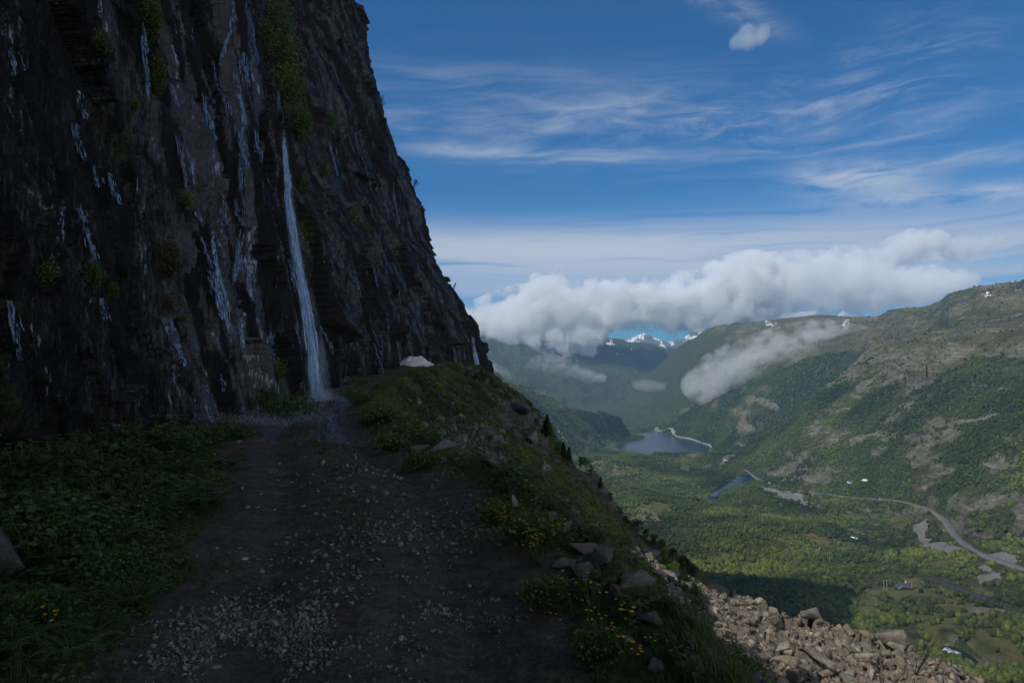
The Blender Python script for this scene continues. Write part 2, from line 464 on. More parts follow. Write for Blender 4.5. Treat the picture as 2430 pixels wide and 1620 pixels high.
CARVES = []     # (points xyz, half width, width of the graded shoulder, lowering)
_far_raw = far_h
def far_h(x, y):
    z, which, sdl = _far_raw(x, y)
    for P, hw, sh, low in CARVES:
        pad = hw + sh + 5
        m = (x > P[:, 0].min() - pad) & (x < P[:, 0].max() + pad) & (y > P[:, 1].min() - pad) & (y < P[:, 1].max() + pad)
        if not m.any(): continue
        xx, yy = x[m], y[m]; best = np.full(xx.shape, 1e12); bz = np.zeros(xx.shape)
        for i in range(len(P) - 1):
            a, b = P[i], P[i + 1]; ex, ey = b[0] - a[0], b[1] - a[1]
            t = np.clip(((xx - a[0]) * ex + (yy - a[1]) * ey) / (ex * ex + ey * ey + 1e-9), 0, 1)
            d = (xx - a[0] - t * ex) ** 2 + (yy - a[1] - t * ey) ** 2
            c = d < best; best = np.where(c, d, best); bz = np.where(c, a[2] + t * (b[2] - a[2]), bz)
        w = sstep(hw + sh, hw, np.sqrt(best))
        z[m] = z[m] * (1 - w) + (bz - low) * w
    return z, which, sdl

def smooth_line(P, step, passes=6, zp=14):
    P = np.array(P); d = np.r_[0, np.cumsum(np.hypot(*np.diff(P[:, :2], axis=0).T))]
    n = max(int(d[-1] / step), 10); s = np.linspace(0, d[-1], n)
    Q = np.c_[np.interp(s, d, P[:, 0]), np.interp(s, d, P[:, 1]), np.interp(s, d, P[:, 2])]
    for c, k in ((0, passes), (1, passes), (2, zp)):
        for _ in range(k):
            q = np.r_[2 * Q[:1, c] - Q[2:0:-1, c], Q[:, c], 2 * Q[-1:, c] - Q[-2:-4:-1, c]]
            Q[:, c] = np.convolve(q, [1 / 9, 2 / 9, 3 / 9, 2 / 9, 1 / 9], 'valid')
    return Q

def land(x, y):
    x = np.asarray(x, float); y = np.asarray(y, float)
    r = np.hypot(x, y)
    nz = np.full(x.shape, -1e4)
    m = (r < 160) & (y > -14)
    if m.any():
        a, mk = near_h(x[m], y[m]); b = tier_h(x[m], y[m])
        nz[m] = np.maximum(a, b)
    fz = np.full(x.shape, -1e4)
    f = y > 70
    if f.any(): fz[f] = far_h(x[f], y[f])[0]
    return np.maximum(nz, fz)

def drop_on(px, py, lo=100.0, hi=9000.0):
    """where the sight line through a pixel first meets the far land (used once, at build time)"""
    u, v = (px - 512) / F, (HOR - py) / F
    ys = np.exp(np.linspace(math.log(lo), math.log(hi), 1400))
    h = far_h(u * ys, ys)[0]; hit = np.nonzero(h >= v * ys)[0]
    y = ys[hit[0]] if len(hit) else -330 / v
    return u * y, y, float(far_h(np.array([u * y]), np.array([y]))[0][0])

def drop_many(pts, lo=100.0, hi=9000.0):
    return [drop_on(a / 2.373, b / 2.373, lo, hi) for a, b in pts]

def drop_near(px, py, lo=1.5, hi=90.0):
    u, v = (px - 512) / F, (HOR - py) / F
    ys = np.exp(np.linspace(math.log(lo), math.log(hi), 900))
    h = np.maximum(near_h(u * ys, ys)[0], -1e3); hit = np.nonzero(h >= v * ys)[0]
    if not len(hit): return None
    y = ys[hit[0]]
    return u * y, y, h[hit[0]]

ROAD_SRC = [(1768, 1114), (1778, 1122), (1790, 1132), (1806, 1140), (1826, 1147), (1860, 1156), (1900, 1164), (1940, 1170), (1975, 1173), (2010, 1180), (2050, 1183), (2100, 1184), (2140, 1190), (2175, 1198), (2205, 1208), (2228, 1220), (2242, 1238), (2255, 1258), (2270, 1276), (2295, 1294), (2325, 1312), (2360, 1326), (2400, 1338), (2440, 1350), (2500, 1372), (2620, 1415)]
ROADL = smooth_line(drop_many(ROAD_SRC), 5, 5, 22)
def plane_line(pts, z, step=6):
    return smooth_line([(*on_plane(a, b, z), z) for a, b in pts], step, 3, 0)
RIVER1 = plane_line([(1775, 1126), (1764, 1132), (1753, 1140), (1742, 1147), (1728, 1153), (1716, 1160)], -288)
RIVER2 = plane_line([(1716, 1160), (1706, 1163), (1698, 1168), (1693, 1177)], -288.3)
RIVER3 = plane_line([(1700, 1184), (1694, 1190), (1686, 1198), (1678, 1208)], -289)
RIVER4 = plane_line([(2232, 1530), (2262, 1545), (2288, 1562), (2310, 1582), (2340, 1598), (2372, 1612), (2400, 1630), (2440, 1650)], -203, 4)
POND = plane_line([(2098, 1298), (2107, 1294), (2117, 1290), (2126, 1286)], -246, 3)
STREAM = smooth_line(drop_many([(2205, 1371), (2235, 1378), (2262, 1392), (2290, 1401), (2330, 1415), (2370, 1432), (2410, 1448), (2440, 1458)]), 4, 4, 16)
CARVES += [(ROADL, 5.5, 12, .5), (RIVER1, 13, 14, 2.5), (RIVER2, 7, 8, 2.5), (RIVER3, 12, 12, 2.5), (RIVER4, 7, 9, 2.5), (POND, 12, 10, 2.5), (STREAM, 2.5, 5, 1.2)]
# ------------------------------------------------------------------ materials
def mat_far():
    m, t, b, out = mat_new('far_land')
    g = t.new('ShaderNodeNewGeometry').outputs['Position']
    a = t.new('ShaderNodeAttribute'); a.attribute_name = 'cover'
    sp = t.new('ShaderNodeSeparateColor'); t.put(sp.inputs[0], a.outputs['Color'])
    forest, rock, snow = sp.outputs
    a2 = t.new('ShaderNodeAttribute'); a2.attribute_name = 'cover2'
    sp2 = t.new('ShaderNodeSeparateColor'); t.put(sp2.inputs[0], a2.outputs['Color'])
    meadow, gravel, dark = sp2.outputs
    n1 = t.noise(g, .011, 6, .6); n2 = t.noise(g, .055, 5, .65); n3 = t.noise(g, .25, 4, .7)
    gs = t.scalev(g, (1, .45, 2.4))
    n4 = t.noise(t.scalev(g, (.8, .5, 4.0)), .07, 9, .80, .9)
    grass = t.ramp(t.math('ADD', t.math('MULTIPLY', n1, .5), t.math('MULTIPLY', n2, .5)),
                   [(.3, (.034, .044, .014)), (.47, (.062, .068, .022)), (.56, (.100, .090, .034)), (.7, (.150, .130, .065))])
    rockc = t.ramp(t.math('ADD', t.math('MULTIPLY', n2, .35), t.math('MULTIPLY', n4, .65)),
                   [(.30, (.018, .018, .014)), (.42, (.070, .068, .046)), (.52, (.145, .140, .095)), (.62, (.27, .26, .185)), (.74, (.42, .41, .31))])
    vor = t.voro(g, .16); vor2 = t.voro(g, .4)
    forc = t.ramp(t.math('ADD', t.math('MULTIPLY', n2, .6), t.math('MULTIPLY', vor, .4)),
                  [(.25, (.018, .028, .010)), (.45, (.036, .052, .016)), (.6, (.060, .080, .024)), (.75, (.092, .112, .034))])
    mead = t.mix(t.smooth(n2, .35, .65), (.065, .080, .022), (.125, .112, .045))
    c = t.mix(t.smooth(t.math('ADD', rock, t.math('MULTIPLY', t.math('SUBTRACT', t.math('ADD', t.math('MULTIPLY', n4, .6), t.math('MULTIPLY', n3, .4)), .5), 4.2)), .38, .62), grass, rockc)
    c = t.mix(t.smooth(t.math('ADD', meadow, t.math('MULTIPLY', t.math('SUBTRACT', n2, .5), 1.2)), .4, .6), c, mead)
    fm = t.smooth(t.math('ADD', forest, t.math('MULTIPLY', t.math('SUBTRACT', t.math('ADD', t.math('MULTIPLY', n2, .5), t.math('MULTIPLY', n3, .5)), .5), 1.7)), .42, .58)
    c = t.mix(fm, c, forc)
    grav = t.mix(t.noise(g, .5, 5, .7), (.13, .127, .12), (.25, .245, .23))
    c = t.mix(t.smooth(t.math('ADD', gravel, t.math('MULTIPLY', t.math('SUBTRACT', n3, .5), .6)), .4, .6), c, grav)
    c = t.mix(dark, c, (.014, .014, .016))  # shade of the crag faces, mixed in as a near black colour
    c = t.mix(t.smooth(t.math('ADD', snow, t.math('MULTIPLY', t.math('SUBTRACT', t.noise(t.scalev(g, (1, .5, 1.6)), .012, 6, .6), .5), 1.6)), .48, .52), c, (.82, .84, .88))
    t.put(b.inputs['Base Color'], c)
    b.inputs['Roughness'].default_value = .92; b.inputs['Specular IOR Level'].default_value = .15
    hgt = t.math('ADD', t.math('MULTIPLY', fm, t.math('MULTIPLY', vor, -5.0)), t.math('ADD', t.math('MULTIPLY', n4, 7.0), t.math('MULTIPLY', n3, 2.0)))
    t.put(b.inputs['Normal'], t.bump(hgt, .8, 1.0))
    return m

def mat_near():
    m, t, b, out = mat_new('near_ground')
    g = t.new('ShaderNodeNewGeometry').outputs['Position']
    a = t.new('ShaderNodeAttribute'); a.attribute_name = 'cover'
    sp = t.new('ShaderNodeSeparateColor'); t.put(sp.inputs[0], a.outputs['Color'])
    dirt, scree, wet = sp.outputs
    a2 = t.new('ShaderNodeAttribute'); a2.attribute_name = 'cover2'
    sp2 = t.new('ShaderNodeSeparateColor'); t.put(sp2.inputs[0], a2.outputs['Color'])
    gravel, rocky, moss = sp2.outputs
    n1 = t.noise(g, 1.1, 5, .6); n2 = t.noise(g, 6, 6, .65); n3 = t.noise(g, 30, 5, .7); n4 = t.noise(g, 120, 3, .7)
    peb = t.voro(g, 26); pebc = t.new('ShaderNodeTexVoronoi'); t.put(pebc.inputs['Vector'], g); pebc.inputs['Scale'].default_value = 26
    soil = t.ramp(t.math('ADD', t.math('MULTIPLY', n2, .5), t.math('MULTIPLY', n3, .5)),
                  [(.3, (.018, .015, .011)), (.46, (.050, .042, .033)), (.58, (.085, .074, .060)), (.72, (.19, .17, .145))])
    gr = t.mix(t.math('MULTIPLY', n3, 1.0), (.02, .02, .02), (.10, .098, .095))
    veg = t.ramp(t.math('ADD', t.math('MULTIPLY', n1, .4), t.math('MULTIPLY', n2, .6)),
                 [(.3, (.016, .017, .007)), (.5, (.036, .046, .013)), (.7, (.075, .085, .03))])
    rk = t.ramp(t.math('ADD', t.math('MULTIPLY', n2, .6), t.math('MULTIPLY', n3, .4)),
                [(.3, (.05, .044, .04)), (.5, (.13, .11, .095)), (.7, (.26, .22, .18))])
    c = t.mix(t.smooth(t.math('ADD', dirt, t.math('MULTIPLY', t.math('SUBTRACT', n2, .5), .8)), .35, .65), veg, soil)
    c = t.mix(t.smooth(t.math('ADD', gravel, t.math('MULTIPLY', t.math('SUBTRACT', n2, .5), 1.6)), .42, .6), c, gr)
    c = t.mix(t.smooth(t.math('ADD', scree, t.math('MULTIPLY', t.math('SUBTRACT', n2, .5), .7)), .4, .6), c, rk)
    c = t.mix(t.smooth(t.math('ADD', rocky, t.math('MULTIPLY', t.math('SUBTRACT', n2, .5), 1.3)), .5, .65), c, t.mix(1, rk, (.6, .58, .6), 'MULTIPLY'))
    c = t.mix(t.math('MULTIPLY', wet, .45), c, (.012, .013, .015))
    t.put(b.inputs['Base Color'], c)
    wf = t.smooth(t.math('ADD', wet, t.math('MULTIPLY', t.math('SUBTRACT', n2, .5), .9)), .35, .7)
    t.put(b.inputs['Roughness'], t.fmix(wf, .95, .16))
    t.put(b.inputs['Specular IOR Level'], t.fmix(wf, .15, .6))
    h = t.math('ADD', t.math('MULTIPLY', n2, .05), t.math('ADD', t.math('MULTIPLY', n3, .022), t.math('MULTIPLY', n4, .006)))
    bs = t.fmix(wf, 1.0, .35)
    nb = t.new('ShaderNodeBump'); t.put(nb.inputs['Height'], h); t.put(nb.inputs['Strength'], bs); nb.inputs['Distance'].default_value = 1.0
    t.put(b.inputs['Normal'], nb.outputs[0])
    return m

def mat_cliff():
    m, t, b, out = mat_new('wet_cliff_rock')
    g = t.new('ShaderNodeNewGeometry').outputs['Position']
    a = t.new('ShaderNodeAttribute'); a.attribute_name = 'cover'
    sp = t.new('ShaderNodeSeparateColor'); t.put(sp.inputs[0], a.outputs['Color'])
    wet, water, moss = sp.outputs
    gz = t.scalev(g, (1, 1, .35))
    n1 = t.noise(g, .5, 5, .6); n2 = t.noise(gz, 2.6, 6, .68); n3 = t.noise(g, 14, 5, .7); n4 = t.noise(t.scalev(g, (1, 1, .10)), 16, 6, .78, .5)
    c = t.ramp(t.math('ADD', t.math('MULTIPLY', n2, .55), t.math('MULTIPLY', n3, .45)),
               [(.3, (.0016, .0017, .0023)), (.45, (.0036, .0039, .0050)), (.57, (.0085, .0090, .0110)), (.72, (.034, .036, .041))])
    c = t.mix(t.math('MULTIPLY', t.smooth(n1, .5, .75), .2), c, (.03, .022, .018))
    mo = t.mix(n3, (.006, .008, .002), (.034, .040, .010))
    c = t.mix(t.smooth(t.math('ADD', moss, t.math('MULTIPLY', t.math('SUBTRACT', t.math('ADD', t.math('MULTIPLY', n3, .5), t.math('MULTIPLY', n2, .5)), .5), 2.4)), .45, .7), c, mo)
    wf = t.smooth(t.math('ADD', wet, t.math('MULTIPLY', t.math('SUBTRACT', t.math('ADD', t.math('MULTIPLY', n4, .75), t.math('MULTIPLY', n2, .25)), .5), 3.0)), .45, .85)
    wa = t.smooth(t.math('ADD', water, t.math('MULTIPLY', t.math('SUBTRACT', t.math('ADD', t.math('MULTIPLY', n4, .8), t.math('MULTIPLY', n3, .2)), .5), 4.5)), .55, 1.0)
    c = t.mix(t.math('MULTIPLY', wa, .8), c, (.24, .31, .44))
    t.put(b.inputs['Base Color'], c)
    t.put(b.inputs['Roughness'], t.fmix(wf, .7, .24)); t.put(b.inputs['Specular IOR Level'], t.fmix(wf, .15, .65)); c_ = c
    h = t.math('ADD', t.math('MULTIPLY', n2, .16), t.math('ADD', t.math('MULTIPLY', n3, .05), t.math('MULTIPLY', n4, .03)))
    t.put(b.inputs['Normal'], t.bump(h, .8, 1.0))
    return m

def mat_rock(name, c0, c1, c2, lich=(.22, .22, .12), lk=.3, scale=1.0):
    m, t, b, out = mat_new(name)
    tc = t.new('ShaderNodeTexCoord'); geo = t.new('ShaderNodeNewGeometry'); oi = t.new('ShaderNodeObjectInfo')
    g = geo.outputs['Position']
    at = t.attr('tone').outputs['Fac']
    n1 = t.noise(g, 2.2 * scale, 5, .6); n2 = t.noise(g, 11 * scale, 6, .7); n3 = t.noise(g, 50 * scale, 3, .7)
    c = t.ramp(t.math('ADD', t.math('MULTIPLY', n1, .35), t.math('ADD', t.math('MULTIPLY', n2, .45), t.math('MULTIPLY', n3, .2))),
               [(.3, c0), (.5, c1), (.7, c2)])
    tn = t.math('MULTIPLY_ADD', at, 1.05, .42)
    c = t.vmath('SCALE', c, tn)
    c = t.mix(t.math('MULTIPLY', t.smooth(t.math('FRACT', t.math('MULTIPLY', at, 13.7)), .45, .8), .7), c, t.mix(1, t.vmath('SCALE', c, .8), (.82, .95, 1.08), 'MULTIPLY'))
    c = t.mix(t.math('MULTIPLY', t.smooth(t.math('FRACT', t.math('MULTIPLY', at, 7.31)), .5, 1.0), .45), c, (c1[0] * 1.15, c1[1] * .95, c1[2] * .86))
    c = t.mix(t.math('MULTIPLY', t.smooth(t.noise(g, 5 * scale, 5, .75), .56, .64), lk), c, lich)
    t.put(b.inputs['Base Color'], c); b.inputs['Roughness'].default_value = .88; b.inputs['Specular IOR Level'].default_value = .25
    t.put(b.inputs['Normal'], t.bump(t.math('ADD', t.math('MULTIPLY', n2, .06), t.math('MULTIPLY', n3, .015)), .7, 1.0))
    return m

def mat_leaf(name, c0, c1, c2, rough=.6, trans=.25):
    m, t, b, out = mat_new(name)
    at = t.attr('tone').outputs['Fac']
    g = t.new('ShaderNodeNewGeometry').outputs['Position']
    n = t.noise(g, .8, 3, .6)
    v = t.math('ADD', t.math('MULTIPLY', at, .65), t.math('MULTIPLY', n, .35))
    c = t.ramp(v, [(.15, c0), (.5, c1), (.85, c2)])
    t.put(b.inputs['Base Color'], c); b.inputs['Roughness'].default_value = rough; b.inputs['Specular IOR Level'].default_value = .3
    tr = t.new('ShaderNodeBsdfTranslucent'); t.put(tr.inputs[0], t.mix(1, c, (1.2, 1.3, .7), 'MULTIPLY'))
    mx = t.new('ShaderNodeMixShader'); mx.inputs[0].default_value = trans
    t.put(mx.inputs[1], b.outputs[0]); t.put(mx.inputs[2], tr.outputs[0]); t.put(out.inputs[0], mx.outputs[0])
    return m

def mat_plain(name, col, rough=.7, spec=.3, nscale=3.0, nk=.25, bump=0.0):
    m, t, b, out = mat_new(name)
    g = t.new('ShaderNodeNewGeometry').outputs['Position']
    n = t.noise(g, nscale, 5, .65)
    c = t.mix(t.smooth(n, .3, .7), tuple(v * (1 - nk) for v in col), tuple(min(1, v * (1 + nk)) for v in col))
    t.put(b.inputs['Base Color'], c); b.inputs['Roughness'].default_value = rough; b.inputs['Specular IOR Level'].default_value = spec
    if bump: t.put(b.inputs['Normal'], t.bump(n, .6, bump))
    return m

def mat_water_far():
    m, t, b, out = mat_new('lake_water')
    g = t.new('ShaderNodeNewGeometry').outputs['Position']
    n = t.noise(t.scalev(g, (1, .6, 1)), .35, 4, .6); n2 = t.noise(g, .02, 3, .6)
    t.put(b.inputs['Base Color'], t.mix(n2, (.006, .014, .03), (.010, .022, .042)))
    b.inputs['Roughness'].default_value = .22; b.inputs['Specular IOR Level'].default_value = .5
    t.put(b.inputs['Normal'], t.bump(n, .25, 1.2))
    return m

def mat_fall(name, alpha=.5, col=(.62, .70, .80), sc=(60, 60, 3)):
    """broken white falling water: opaque threads with gaps between"""
    m, t, b, out = mat_new(name)
    g = t.new('ShaderNodeNewGeometry').outputs['Position']
    n = t.noise(t.scalev(g, sc), 1.0, 5, .7)
    b.inputs['Base Color'].default_value = (*col, 1); b.inputs['Roughness'].default_value = .35
    tp = t.new('ShaderNodeBsdfTransparent'); mx = t.new('ShaderNodeMixShader')
    t.put(mx.inputs[0], t.smooth(n, .5 - alpha * .4, .75 - alpha * .4))
    t.put(mx.inputs[1], tp.outputs[0]); t.put(mx.inputs[2], b.outputs[0]); t.put(out.inputs[0], mx.outputs[0])
    return m

M_FAR, M_NEAR, M_CLIFF = mat_far(), mat_near(), mat_cliff()
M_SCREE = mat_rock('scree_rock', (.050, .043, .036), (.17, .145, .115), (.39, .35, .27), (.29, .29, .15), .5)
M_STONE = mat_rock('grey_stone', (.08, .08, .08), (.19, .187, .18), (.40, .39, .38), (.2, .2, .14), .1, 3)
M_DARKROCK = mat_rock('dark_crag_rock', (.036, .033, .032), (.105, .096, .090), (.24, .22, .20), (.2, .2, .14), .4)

# ------------------------------------------------------------------ far land
def submesh(V, Fc, sel, attrs, name, mat):
    f = Fc[sel]; used = np.unique(f); mp = np.full(len(V), -1, np.int64); mp[used] = np.arange(len(used))
    return make_mesh(name, V[used], mp[f], mat, smooth=True, attrs={k: a[used] for k, a in attrs.items()})

def ell(px, py, cx, cyy, rx, ry, ang=0):
    c, s = math.cos(R(ang)), math.sin(R(ang)); dx, dy = px - cx, py - cyy
    q = ((dx * c + dy * s) / rx) ** 2 + ((-dx * s + dy * c) / ry) ** 2
    return np.clip(1.25 - q * .9, 0, 1)

def build_far():
    nu, ny = 1080, 1000
    # rows: dense between 150 m and 3.5 km
    k = np.linspace(0, 1, ny); ys = np.exp(np.interp(k, [0, .06, .70, .88, 1.0], [math.log(80), math.log(230), math.log(3300), math.log(6200), math.log(13500)]))
    us = np.concatenate([np.linspace(-.5, -.07, 90, endpoint=False), np.linspace(-.07, .80, nu - 150, endpoint=False), np.linspace(.80, 1.35, 60)])
    U, Y = np.meshgrid(us, ys); X = U * Y
    x, y = X.ravel(), Y.ravel()
    z, which, sdl = far_h(x, y)
    V = np.c_[x, y, z]; Fc = grid_faces(ny, nu)
    Z = z.reshape(ny, nu)
    gy, gx = np.gradient(Z)[0] / np.gradient(Y)[0], np.gradient(Z)[1] / np.maximum(np.gradient(X)[1], .5)
    slope = np.hypot(gx, gy).ravel()
    px, py = 512 + F * x / y, HOR - F * z / y
    nz1 = fbm(x / 130, y / 130, 5, .55, seed=101); nz2 = fbm(x / 45 + z / 30, y / 90, 5, .6, seed=102); nz3 = fbm(x / 600, y / 600, 4, seed=103)
    # forest below a ragged tree line
    tl = np.select([which == 0, which == 1, which == 2, which == 3, which == 4], [0, -50, np.where(x / y < .33, 40, -95), -40, 60], -600) + (nz3 - .5) * 140
    forest = sstep(60, -60, z - tl) * 1.0
    forest = forest * (.55 + .9 * sstep(.38, .56, nz1))
    forest = np.where(which == 1, forest * (1 - .45 * sstep(.48, .6, nz2)), forest)
    rock = np.clip(.22 + (nz2 - .5) * 2.4 + (slope - .45).clip(-.3, .4) * np.where((which == 1) & (y > 1700) | (which == 2), .0, .7), 0, 1) * np.where(which == 0, .55, np.where(which == 4, .35, .95))
    rock = np.where(which == 5, .95, rock)
    meadow = np.where(which == 0, sstep(.56, .66, fbm(x / 80, y / 120, 4, seed=105)) * .8, 0) * sstep(400, 600, y)
    gravel = np.zeros(x.shape); dark = np.zeros(x.shape)
    # named bare patches (rock domes, meadows, gravel), placed where they lie on the ground
    S = 2.373
    wx = (fbm(x / 26, y / 40 + z / 16, 5, .62, seed=131) - .5) * 46 * (900 / np.maximum(y, 500)) ** .7
    wy = (fbm(x / 26 + 40, y / 40 - z / 16, 5, .62, seed=132) - .5) * 22 * (900 / np.maximum(y, 500)) ** .7
    ppx, ppy = px, py
    px, py = px + wx, py + wy
    for (cx, cyy, rx, ry, ang, k) in ROCKPATCH:
        e = ell(px, py, cx / S, cyy / S, rx / S, ry / S, ang) * sstep(.38, .54, fbm(x / 17, y / 26 + z / 9, 5, .62, seed=151))
        forest = forest * (1 - e * .9); rock = np.maximum(rock, e * k)
    for (cx, cyy, rx, ry, ang) in MEADOWS:
        e = ell(px, py, cx / S, cyy / S, rx / S, ry / S, ang)
        e = e * sstep(.36, .5, fbm(x / 22, y / 34, 5, .62, seed=141))
        forest = forest * (1 - e * .97); meadow = np.maximum(meadow, e * .8); rock = np.maximum(rock, e * .42)
    for (cx, cyy, rx, ry, ang) in GRAVELS:
        e = ell(px, py, cx / S, cyy / S, rx / S, ry / S, ang)
        forest = forest * (1 - e); gravel = np.maximum(gravel, e); meadow *= (1 - e)
    for (cx, cyy, rx, ry, ang) in CRAG_SHADE:
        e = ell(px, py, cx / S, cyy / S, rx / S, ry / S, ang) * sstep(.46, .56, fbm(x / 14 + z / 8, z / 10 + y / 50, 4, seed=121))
        dark = np.maximum(dark, e * np.where(y > 1400, .55, .75)); forest *= (1 - e)  # dark mask: the shade on steep crag faces is put into the colour
    near_shore = np.where(sdl > 0, sstep(110, 10, sdl), 0)
    forest = np.maximum(forest, near_shore * .85 * (which < 2))
    snow = np.where(which == 5, .42 + .5 * sstep(250, 480, z) - .45 * (slope - .5).clip(0, 1), 0)
    for (cx, cyy, rx, ry, ang) in SNOWS:
        e = ell(px, py, cx / S, cyy / S, rx / S, ry / S, ang)
        snow = np.maximum(snow, e * 1.3 * (which != 5) + (which == 5) * e)
    px, py = ppx, ppy
    hid = (x < -.06 * y); forest = np.where(hid, .2, forest); rock = np.where(hid, .9, rock)
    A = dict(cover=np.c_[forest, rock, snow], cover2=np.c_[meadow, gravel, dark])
    fw = np.max(which[Fc], axis=1)
    for k, nm in [(0, 'valley_floor'), (1, 'right_hillside'), (2, 'hill_behind_the_right_hillside'), (3, 'left_ridge'), (4, 'far_mountain_side'), (5, 'snowy_mountains')]:
        o = submesh(V, Fc, fw == k, A, nm, M_FAR); tag(o, kind='structure')
    return dict(x=x, y=y, z=z, px=px, py=py, forest=forest, which=which, sdl=sdl, rock=rock, gravel=gravel, meadow=meadow)

# all in pixels of the 2430 wide photograph
ROCKPATCH = [(2270, 1400, 90, 8, 24, .9), (2350, 1450, 90, 12, 22, 1), (2250, 1475, 60, 10, 24, .9), (2400, 1520, 60, 10, 14, 1), (2350, 1590, 80, 12, 12, 1), (1640, 1150, 40, 8, 6, .8), (1480, 1240, 60, 10, 6, .8), (2160, 1215, 60, 12, 6, .9), (2080, 1260, 60, 8, 4, .9), (1920, 1095, 60, 10, 0, .9), (1890, 1120, 95, 20, 2, 1), (2000, 1107, 45, 12, 4, .9), (1530, 1225, 75, 22, 8, .9), (1500, 1125, 50, 14, 0, .9), (1570, 1133, 20, 8, 0, .8), (1640, 1105, 60, 12, 8, .8),
             (1960, 1045, 75, 12, -32, .8), (2080, 1035, 60, 14, -20, .8), (2200, 1030, 90, 12, -6, .8), (2200, 1090, 60, 12, -18, .8), (2370, 1080, 90, 34, -38, 1), (2360, 1190, 90, 26, -8, 1), (2350, 1260, 110, 18, 4, 1), (2230, 1120, 60, 25, -30, .75),
             (2040, 1215, 60, 18, -6, .6), (1990, 1245, 50, 14, 10, .8), (2290, 1000, 90, 22, -10, .8), (2200, 850, 120, 30, -10, .8), (2100, 900, 40, 8, -10, .9), (2350, 920, 70, 10, 0, .9), (2140, 1420, 40, 6, 28, 1), (2170, 1440, 60, 10, 28, .9), (2300, 1450, 110, 26, 20, .8), (2380, 1560, 90, 26, 10, .9), (2300, 1530, 60, 14, 8, 1), (2060, 1420, 40, 14, 35, .8), (2090, 1480, 34, 12, 20, .8), (1400, 1035, 26, 16, 35, 1), (1380, 1025, 16, 10, 0, 1), (1200, 900, 40, 8, 22, 1), (1290, 932, 40, 8, 26, 1), (1340, 960, 26, 6, 30, .8), (1580, 1100, 22, 8, 10, 1), (1840, 1180, 40, 8, 12, .7)]
MEADOWS = [(2250, 1440, 170, 34, 22), (2370, 1540, 110, 40, 14), (2080, 1450, 60, 44, 32), (2200, 1500, 60, 24, 20), (1450, 1110, 60, 16, 8), (1640, 1100, 60, 10, 6), (1560, 1200, 60, 14, 6), (1900, 1280, 60, 12, 8), (1800, 1205, 18, 6, 5), (1390, 1075, 30, 10, 20), (1440, 1095, 26, 10, 10), (1740, 1315, 26, 9, 14), (2220, 1335, 26, 8, 5), (1990, 1290, 30, 9, 10), (2280, 1385, 60, 9, 12), (2370, 1410, 60, 9, 22), (2150, 1410, 60, 24, 28), (2230, 1480, 70, 26, 20), (2330, 1520, 50, 18, 10), (2050, 1440, 40, 30, 30), (1700, 1025, 30, 10, 38), (1640, 1005, 20, 5, 20), (1470, 1140, 60, 10, 0), (2100, 1230, 90, 20, 8), (1960, 1380, 30, 12, 20)]
GRAVELS = [(2235, 1295, 45, 16, -6), (2380, 1330, 60, 22, 10), (2330, 1368, 30, 16, 0), (1900, 1180, 55, 13, 12), (1835, 1165, 34, 8, 8), (2205, 1255, 16, 30, 5)]
CRAG_SHADE = [(1240, 925, 60, 14, 30), (1330, 965, 30, 16, 40), (1300, 955, 24, 12, 10), (1180, 905, 30, 8, 25), (1355, 985, 24, 10, 25), (1420, 1035, 18, 14, 30), (2170, 905, 44, 9, -3), (1990, 868, 30, 6, -8), (2050, 1000, 70, 8, -18), (1870, 985, 60, 9, -8), (2160, 1035, 45, 6, -8), (2340, 1270, 60, 8, 4), (2240, 770, 30, 10, 10), (2370, 760, 60, 12, 0), (1850, 1065, 30, 5, 0), (2200, 1500, 60, 14, 20), (2240, 1510, 50, 14, -30), (2330, 915, 60, 8, 2), (2280, 800, 40, 6, -10), (2190, 805, 24, 8, 0)]
SNOWS = [(1520, 798, 16, 4, 20), (1590, 812, 14, 4, 25), (1450, 815, 12, 2.5, 0), (1630, 795, 14, 5, -15), (1420, 800, 10, 2.5, 0), (1829, 768, 8, 2.2, 15), (2005, 758, 4, 3, -30), (2009, 770, 3, 4, 20), (1529, 788, 9, 6, 30), (1500, 806, 14, 3, 5), (1560, 805, 14, 3.5, 20), (1573, 818, 9, 4, 20), (1480, 794, 8, 3, 0), (1450, 806, 6, 2, 0), (1640, 800, 12, 4, -20), (1655, 788, 10, 5, 0), (1909, 745, 7, 4, 10), (1412, 815, 4, 3, 0), (1473, 838, 3, 2, 0), (2340, 698, 9, 2, -25), (1500, 829, 2.5, 2, 0), (1385, 808, 5, 1.5, 0)]
FARG = build_far()

